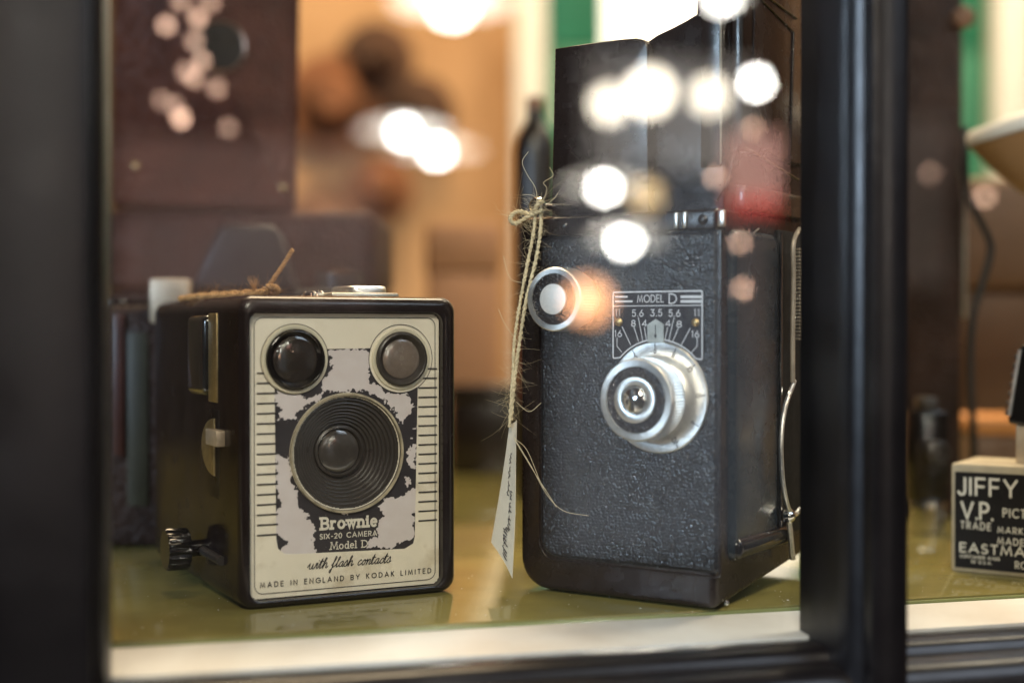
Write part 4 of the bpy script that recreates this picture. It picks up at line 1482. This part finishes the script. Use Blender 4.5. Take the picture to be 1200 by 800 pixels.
# single-lens reflex camera
Ys = .648
sf = Frame(at(285, 600, Ys).x, Ys, 0, 6)
slr = thing('reflex_camera', 'black reflex camera with a peaked prism, standing behind the box camera', 'camera', sf)
hb = sf.xz(300, 338, 0)[1]
MB().box(-.021, .056, 0, .04, 0, hb, .004, 3).build('body', M['rough_black'], slr)
pr = [sf.xz(a, c, -.004) for a, c in [(222, 340), (256, 266), (268, 262), (318, 263), (329, 272), (346, 340)]]
MB().prism(pr, -.006, .03, .003).build('prism', M['grey'], slr)
MB().lathe([(.011, 0), (.011, .008), (.009, .009), (.001, .009)], (.043, .02, hb), (0, 0, 1), 36).build('shutter_dial', M['black_gloss'], slr)
MB().lathe([(.0085, 0), (.0085, .006), (.007, .007), (.001, .007)], (-.0135, .034, hb), (0, 0, 1), 36).build('rewind_knob', M['black_gloss'], slr)
MB().lathe([(.030, -.02), (.030, .02), (.028, .022), (.024, .02), (.02, .01), (.001, .012)], (-.002, -.001, hb * .48), AX, 48).build('lens', M['black_gloss'], slr)

# leather case under the box camera of the upper left
Yc = .705
cf = Frame(at(118, 600, Yc).x, Yc, 0, 0)
case = thing('leather_case', 'large dark brown leather case standing at the back of the shelf on the left', 'case', cf)
hc = cf.xz(200, 247, 0)[1]
MB().box(0, .136, 0, .10, 0, hc * .74, .005, 3).build('body', M['dark_leather'], case)
MB().box(-.001, .137, -.0015, .1015, hc * .74 + .0008, hc, .005, 3).build('lid', mat('red_brown_leather', (.040, .013, .008), .6, spec=.2, vary=.6, vscale=25, bump=.9, bscale=300, btype='leather', bdist=.001), case)
MB().box(.062, .082, -.005, -.0005, hc * .66, hc * .84, .0015).build('clasp', M['brass'], case)

# big leather covered box camera standing on it
Yl = .69
zl = hc
lf = Frame(at(147, 200, Yl).x, Yl, 0, 12)
lf.o.z = hc
quad = [lf.xz(a, c, 0) for a, c in [(130, 236), (347, 247), (354, -140), (136, -140)]]
lowest = min(q[1] for q in quad)
lcam = thing('leather_box_camera', 'brown leather covered box camera with a round lens hole, high at the left', 'camera', lf)


def round_poly(P, r, n=5):
    out = []
    m = len(P)
    for i in range(m):
        a, b_, c = Vector(P[i - 1]), Vector(P[i]), Vector(P[(i + 1) % m])
        u, v = (a - b_).normalized() * r, (c - b_).normalized() * r
        for k in range(n + 1):
            t = k / n
            out.append(tuple((b_ + u) * (1 - t) ** 2 + b_ * 2 * t * (1 - t) + (b_ + v) * t * t))
    return out


q2 = round_poly(quad, .0016)
MB().prism(q2, 0, .095, .002).build('body', M['brown_leather'], lcam)
q3 = round_poly(inset(quad, .0035), .002)
MB().tube([(p[0], -.0002, p[1]) for p in q3 + q3[:1]], .0005, 6, False).build('stitched_edge', M['brown_leather'], lcam)
hc_ = lf.xz(258, 55, 0)
rh = 30 * .69 / F
MB().lathe([(rh * 1.06, -.0005), (rh * 1.06, .0012), (rh, .0016), (rh * .92, .0012), (rh * .90, -.0004)], (hc_[0], 0, hc_[1]), AX, 48).build('lens_ring', mat('brown_metal_ring', (.20, .12, .085), .35, .6), lcam)
MB().lathe([(rh * .93, .0002), (.0001, .0003)], (hc_[0], 0, hc_[1]), AX, 40).build('lens_hole', M['bottle'], lcam)
for a, c in ((159, 194), (332, 220)):
    q = lf.xz(a, c, 0)
    MB().lathe([(.0016, 0), (.0014, .0008), (.0003, .0013)], (q[0], 0, q[1]), AX, 16).build('rivet', M['brass'], lcam)

# ================================================================== BACK OF THE SHELF, MIDDLE
Yb = .80
c = at(627, 600, Yb)
bf = Frame(c.x, Yb, 0, 0)
bt = thing('bottle', 'tall dark glass bottle standing behind the twine of the price tag', 'bottle', bf)
zz = lambda py: at(627, py, Yb).z
rw = 24 * Yb / F
MB().lathe([(rw * .9, 0), (rw, .003), (rw, zz(178)), (rw * .93, zz(165)), (rw * .7, zz(152)), (rw * .46, zz(142)), (rw * .40, zz(130))], (0, 0, 0), (0, 0, 1), 40).build('glass', M['bottle'], bt)
MB().lathe([(rw * .44, zz(129)), (rw * .44, zz(118)), (rw * .36, zz(114)), (.001, zz(113))], (0, 0, 0), (0, 0, 1), 32).build('stopper', M['brown_card'], bt)
MB().lathe([(rw * 1.004, zz(470)), (rw * 1.004, zz(380))], (0, 0, 0), (0, 0, 1), 40).build('label', M['brown_leather'], bt)

card_box('cardboard_box', 'pale peach box at the back of the shelf left of the bottle', 'box', 505, 585, 262, 1.0, .07, M['peach'], 6)
card_box('cardboard_box', 'low dark brown box standing in front of the pale peach box', 'box', 527, 600, 452, .93, .04, M['bottle'], -8)
card_box('cardboard_box', 'reddish brown box standing behind the finder end of the box camera', 'box', 395, 500, 400, .98, .06, M['brown_card'], 10, M['peach'])
card_box('cardboard_box', 'dark reddish brown box behind the reflex camera, right of the leather case', 'box', 352, 440, 262, 1.0, .06, mat('grey_brown_card', (.10, .052, .034), .6, vary=.2, vscale=14), -5)

# ================================================================== RIGHT-HAND PANE
# tall dark case close behind the mullion
Yt = .72
tfm = Frame(at(1030, 600, Yt).x, Yt, 0, 0)
tall = thing('tall_case', 'tall dark brown case standing upright just behind the window mullion', 'case', tfm)
w = (1128 - 1030) / F * Yt
MB().box(0, w, 0, .05, 0, .30, .003, 3).build('body', M['dark_leather'], tall)
z0_, z1_ = tfm.xz(1127, 372, 0)[1], tfm.xz(1127, 180, 0)[1]
MB().box(w - .0006, w + .0012, -.0022, .0010, z0_, z1_, .0005).build('metal_edge', M['alu_dim'], tall)
q = tfm.xz(1127, 22, 0)
MB().lathe([(.0055, 0), (.0055, .004), (.004, .006), (.001, .0065)], (w - .001, 0, q[1]), AX, 24).build('knob', M['brown_card'], tall)

# brown leather suitcase
Yq = .86
qf = Frame(at(1120, 600, Yq).x, Yq, 0, -6)
suit = thing('suitcase', 'brown leather suitcase standing on end behind the small black box', 'suitcase', qf)
hq = qf.xz(1165, 208, 0)[1]
MB().box(0, .13, 0, .12, 0, hq * .63, .006, 3).build('body', M['tan_leather'], suit)
MB().box(-.0006, .1306, -.0012, .1206, hq * .63 + .0008, hq, .006, 3).build('lid', M['tan_leather'], suit)
MB().box(.045, .065, -.005, -.0015, hq * .56, hq * .70, .0012).build('clasp', M['brass'], suit)

# enamel lamp dish above it
Yd = .66
dcx = at(1226, 160, Yd)
lampf = Frame(dcx.x, Yd, 0, 0)
ls = thing('desk_lamp', 'pale enamel lamp shade with brown lining on a dark stem, at the right edge', 'lamp', lampf)
zr_ = at(1135, 148, Yd).z
rr_ = dcx.x - at(1136, 148, Yd).x
tilt = Matrix.Rotation(math.radians(-16), 4, 'Y')
o = MB().lathe([(rr_, 0), (rr_ * 1.01, .002), (rr_ * .99, .005), (rr_ * .95, .0065), (.001, .010)], (0, 0, 0), (0, 0, 1), 64).build('shade_rim', M['shade'], ls)
o.location = (0, 0, zr_)
o.rotation_euler = (0, math.radians(-14), 0)
o = MB().lathe([(rr_ * .985, -.0005), (rr_ * .80, -.012), (rr_ * .52, -.026), (rr_ * .26, -.034), (.001, -.036)], (0, 0, 0), (0, 0, 1), 64).build('shade_bowl', M['shade_in'], ls)
o.location = (0, 0, zr_)
o.rotation_euler = (0, math.radians(-14), 0)
MB().tube([(0, .0, 0.004), (0, 0, zr_ - .030)], .0035, 12).build('stem', M['frame'], ls)
MB().lathe([(.030, 0), (.030, .003), (.026, .006), (.004, .008)], (0, 0, 0), (0, 0, 1), 40).build('base', M['frame'], ls)

# cable hanging down behind the tall case
Yk = .68
kf_ = Frame(*at(1140, 380, Yk), 0)
cb = MB().tube(smooth_path([Vector(at(a, c_, y_)) - kf_.o for a, c_, y_ in [(1131, 150, .69), (1132, 215, .685), (1140, 242, Yk), (1157, 275, Yk), (1161, 295, Yk), (1152, 330, Yk), (1141, 368, Yk), (1137, 420, Yk), (1140, 500, Yk), (1144, 600, .69), (1150, 618, .70)]], 8), .0018, 10).build('cable', M['cable'], None, 60)
cb.location = kf_.o
tag(cb, 'black cable hanging in a curve between the tall dark case and the suitcase', 'cable')

# small dark camera on a polished tin
Yn = .66
nf = Frame(at(1086, 600, Yn).x, Yn, 0, 0)
zt_ = nf.xz(1086, 587, 0)[1]
tin = thing('tin', 'polished round tin under the little dark camera by the mullion', 'tin', nf)
rt = 21 * Yn / F
MB().lathe([(rt * .97, 0), (rt, .001), (rt, zt_ * .78), (rt * .98, zt_ * .79)], (0, 0, 0), (0, 0, 1), 48).build('body', M['tin'], tin)
MB().lathe([(rt * 1.03, zt_ * .79), (rt * 1.03, zt_ - .001), (rt * 1.0, zt_), (.001, zt_)], (0, 0, 0), (0, 0, 1), 48).build('lid', M['tin'], tin)
mf = Frame(nf.o.x, Yn, zt_, 10)
mini = thing('little_camera', 'little dark camera with a bright viewfinder standing on the polished tin', 'camera', mf)
hm = mf.xz(1086, 480, 0)[1]
MB().box(-.0085, .0085, -.006, .010, 0, hm, .0015).build('body', M['black_gloss'], mini)
MB().box(-.004, .004, -.004, .006, hm, hm + .006, .0012).build('viewfinder', M['barrel'], mini)
MB().lathe([(.0055, 0), (.0055, .006), (.0045, .0066), (.0040, .004), (.0002, .0045)], (0, -.006, hm * .55), AX, 32).build('lens', M['barrel'], mini)

# orange box
card_box('cardboard_box', 'bright orange topped box behind the small black box on the right', 'box', 1136, 1196, 490, .76, .05, M['tan_leather'], -10, M['orange_card'])

# small black and cream film camera box
d0 = EYE + ray(1114, 669) * (.095 / -ray(1114, 669).z)
JF = Frame(d0.x, d0.y, 0, -33)
jb = thing('camera_carton', 'cream carton with a black label lettered in large white capitals, at the right edge', 'carton', JF)
jh = JF.xz(1114, 542, 0)[1]
jw = .088
MB().box(0, jw, 0, .034, 0, jh, .0012).build('body', M['card'], jb)
bx0, bz1 = JF.xz(1119, 552, -.0002)
bz0 = JF.xz(1119, 664, -.0002)[1]
lb = MB().box(bx0, jw - .0022, -.0002, .0004, bz0, bz1).build('label', M['label'], jb, 0)
JZ = lambda a, c: JF.xz(1050 + a / 2.5, 400 + c / 2.5, -.0003)
mb = MB()


def jt(s, a, base, h, per, stroke, gap=.22):
    p = JZ(a, base)
    L, w = text_lines(s, G, gap)
    q = JZ(a, base - h)
    hh = q[1] - p[1]
    write(mb, s, p[0], p[0] + w * hh * per, p[1], hh, stroke, lambda x, z, k=0: (x, -.0003 - .000004 * k, z), G, gap)


jt('JIFFY', 183, 446, 48, 1.07, .00095, .30)
jt('V.P.', 192, 516, 47, .92, .00098, .24)
jt('PICTURES', 314, 513, 24, .85, .00050, .38)
jt('TRADE', 190, 546, 20, .88, .00040, .44)
jt('MARK REG.', 298, 559, 17, 1.0, .00036, .44)
jt('MADE BY', 298, 592, 18, 1.0, .00040, .40)
jt('EASTMAN KODAK', 188, 614, 25, 1.28, .00058, .32)
jt('CONTAINER MADE', 188, 631, 8, .95, .00024, .46)
jt('IN U.S.A.', 222, 648, 9, .95, .00024, .46)
jt('ROCHESTER N.Y.', 350, 664, 20, .9, .00042, .32)
mb.build('lettering', M['cream_ink'], lb, 0)

# folding pocket camera standing on the carton, tilted
pc = JF.world((.031, .012, jh))
pf = Frame(pc.x, pc.y, pc.z, -20)
pk = thing('pocket_camera', 'black pocket camera propped at a tilt on top of the lettered carton', 'camera', pf)
L_ = [(.000, .0085), (.0070, .036), (.045, .046), (.045, .0085)]
L_ = [pf.xz(a, c, 0) for a, c in [(1181, 496), (1196, 404), (1290, 380), (1290, 510)]]
MB().prism(round_poly(L_, .002), 0, .016, .0012).build('body', M['black_gloss'], pk)
pa, pb = Vector(L_[0]), Vector(L_[1])
MB().tube([(*(pa.lerp(pb, .1)), 0)[:1] + (-.0004, pa.lerp(pb, .1).y), (pb.lerp(pa, .06).x, -.0004, pb.lerp(pa, .06).y)], .0007, 8).build('chrome_edge', M['alu'], pk)
for k in range(7):
    p = pa.lerp(pb, .12 + k * .12)
    MB().box(p.x - .0016, p.x + .0002, .003, .013, p.y - .0008, p.y + .0012, .0003).build('bellows_rib', M['barrel'], pk)
fz = L_[0][1]
MB().box(L_[0][0] + .003, L_[0][0] + .010, .002, .012, -.0002, fz + .003, .0006).build('stand', M['beige'], pk)

# ================================================================== LAMPS ACROSS THE ARCADE, SEEN IN THE GLASS
pn = WIN.R @ Vector((0, -1, 0))
pp_ = WIN.world((0, PANE_Y, 0))


def mirrored(px, py, D):
    """where a lamp stands whose reflection in the pane shows at this pixel, D metres of light path away"""
    v = at(px, py, D)
    return v - pn * (2 * (v - pp_).dot(pn))


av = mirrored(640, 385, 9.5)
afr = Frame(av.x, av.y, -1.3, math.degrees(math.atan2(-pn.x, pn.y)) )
arc_t = thing('opposite_shopfront', 'terracotta shopfront across the arcade with added glow panels, mirrored as a faint veil in the glass', 'shopfront', afr)
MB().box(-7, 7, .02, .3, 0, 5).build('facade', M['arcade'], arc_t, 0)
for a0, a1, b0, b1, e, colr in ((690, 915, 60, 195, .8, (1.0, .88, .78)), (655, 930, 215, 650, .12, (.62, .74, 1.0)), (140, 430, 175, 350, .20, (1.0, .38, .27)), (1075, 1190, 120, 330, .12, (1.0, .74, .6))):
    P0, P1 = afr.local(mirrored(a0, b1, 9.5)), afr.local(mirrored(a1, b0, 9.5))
    MB().box(min(P0.x, P1.x), max(P0.x, P1.x), 0, .015, P0.z, P1.z, .004).build('glow_panel', glow('veil_glow', colr, e), arc_t, 0)  # added glowing panels, placed to lay a coloured veil over the pane
GL = {}
OPAL = glow('opal_shade_glow', (1.0, .90, .76), 4.5)


def lamp(px, py, D, r, strength, col, label, shade_r=0.0, name='pendant_lamp', group='pendant lamps reflected in the window glass'):
    p = mirrored(px, py, D)
    f = Frame(p.x, p.y, p.z, 0)
    t = thing(name, label, 'lamp', f, group)
    key = (strength, col)
    if key not in GL:
        GL[key] = glow('lamp_glow', col, strength)
    MB().lathe([(1e-6, -r)] + [(r * math.cos(a), r * math.sin(a)) for a in np.linspace(-1.4, 1.4, 11)] + [(1e-6, r)], (0, 0, 0), (0, 0, 1), 24).build('bulb', GL[key], t, 80)
    if shade_r:
        MB().lathe([(r * .5, r * 1.6), (shade_r * .45, r * 1.35), (shade_r * .9, r * .55), (shade_r, r * .2), (shade_r, r * .1), (shade_r * .9, r * .4), (shade_r * .45, r * 1.2), (r * .5, r * 1.5)], (0, 0, 0), (0, 0, 1), 48).build('shade', OPAL, t)
    MB().tube([(0, 0, r * 1.0), (0, 0, 2.6 - p.z + 0.0)], .004, 6).build('cord', M['cable'], t)
    return t


WARM = (1.0, .88, .70)
WHITE = (1.0, .96, .88)
DLAMP = 7.0
lamp(473, 155, DLAMP, .039, 115, WHITE, 'upper of the two bright lamps mirrored left of centre in the glass', .22)
lamp(512, 178, DLAMP, .039, 115, WHITE, 'lower of the two bright lamps mirrored left of centre in the glass', .22)
lamp(708, 219, DLAMP, .039, 115, WHITE, 'bright lamp mirrored on the hood just above the hinge band', .2)
lamp(732, 282, DLAMP, .044, 115, WHITE, 'bright lamp mirrored on the leather just below the hinge band', .2)
lamp(887, 97, DLAMP, .037, 115, WHITE, 'small bright lamp mirrored beside the black mullion', 0)
lamp(530, 6, DLAMP, .085, 62, WHITE, 'wide bright lamp mirrored at the top edge left of the hood', .30)
lamp(845, -4, DLAMP, .055, 62, WHITE, 'lamp mirrored at the very top of the hood', .12)
lamp(762, 108, 3.0, .045, 22, WARM, 'large soft globe lamp mirrored in the middle of the hood lid', 0)
lamp(714, 122, 3.0, .036, 17, WARM, 'soft globe lamp mirrored at the left of the hood lid', 0)
lamp(832, 112, 3.0, .036, 15, WARM, 'soft globe lamp mirrored at the right of the hood front', 0)
lamp(757, 229, 3.0, .030, 7, (1.0, .70, .36), 'dim amber lamp mirrored right beside the bright one above the band', 0)
lamp(690, 352, 3.0, .046, 12, (1.0, .46, .22), 'orange lamp mirrored over the upper metal knob', 0)

# string of small lights, mirrored over the leather at the upper left and beside the cine camera
FAIRY = (1.0, .60, .42)
sp = [(195, 30, 1.2, 'tiny mirrored light left of the round lens hole, first of a loose row'), (212, 2, .8, 'tiny mirrored light at the top edge left of the round lens hole'), (232, 22, 1.3, 'tiny mirrored light brightest of the knot touching the top of the round lens hole'), (247, 2, .9, 'tiny mirrored light at the top edge right above the round lens hole'), (228, 48, .8, 'tiny mirrored light just left of the middle of the round lens hole'), (236, 72, 1.0, 'tiny mirrored light at the lower left rim of the round lens hole'), (218, 84, .7, 'tiny mirrored light left of a pair just below the round lens hole'), (228, 92, .9, 'tiny mirrored light right of a pair just below the round lens hole'),
      (190, 118, .5, 'tiny mirrored light faint, farthest left over the leather'), (205, 124, .5, 'tiny mirrored light faint, just above the brightest of the cluster'), (254, 104, .8, 'tiny mirrored light alone below and right of the round lens hole'), (268, 150, .5, 'tiny mirrored light faint, lowest right over the leather'),
      (212, 139, 2.0, 'brightest small light of those mirrored over the leather camera, lowest of its cluster'),
      (870, 338, 1.7, 'pale pink light mirrored on the top of the dark side panel of the cine camera'),
      (867, 284, 1.4, 'small pink light mirrored just under the red sign by the mullion'),
      (838, 208, 1.5, 'faint pink light mirrored on the right edge of the hood front'),
      (882, 150, 1.2, 'faint small light mirrored on the side of the hood below the bright disc'),
      (1090, 203, .5, 'dim pink light mirrored on the tall dark case behind the mullion'),
      (1154, 231, 1.4, 'pale light mirrored on the top corner of the tan suitcase')]
for i, (px, py, e, lab) in enumerate(sp):
    D = 1.15 if px < 400 else 1.35
    p = mirrored(px, py, D)
    f = Frame(p.x, p.y, p.z, 0)
    t = thing('fairy_light', lab, 'light', f, 'string lights reflected in the window glass')
    if ('f', e) not in GL:
        GL[('f', e)] = glow('fairy_glow', FAIRY, 12 * e)
    r = .0042
    MB().lathe([(1e-6, -r)] + [(r * math.cos(a), r * math.sin(a)) for a in (-1.2, -.8, -.4, 0, .4, .8, 1.2)] + [(1e-6, r)], (0, 0, 0), (0, 0, 1), 16).build('bulb', GL[('f', e)], t, 80)
    MB().tube([(0, 0, r * .95), (0, 0, r * 2.4)], .0016, 6).build('socket', M['cable'], t)

# red lit sign, mirrored over the lower right of the hood
p = mirrored(884, 232, 3.0)
d = (WIN.world((.2, 0, 0)) - p)
rf = Frame(p.x, p.y, p.z, math.degrees(math.atan2(d.y, d.x)) + 90)
rs = thing('lit_sign', 'small lit sign, pink above and red below, mirrored beside the mullion', 'sign', rf)
MB().box(-.055, .055, -.01, .01, -.034, .001, .003).build('red_panel', glow('red_sign_light', (1.0, .12, .10), 2.6), rs)
MB().box(-.060, .060, -.01, .01, .002, .135, .003).build('pink_panel', glow('pink_sign_light', (1.0, .50, .42), 2.2), rs)
MB().box(-.064, .064, .0105, .02, -.05, .14, .003).build('backing', M['frame'], rs)
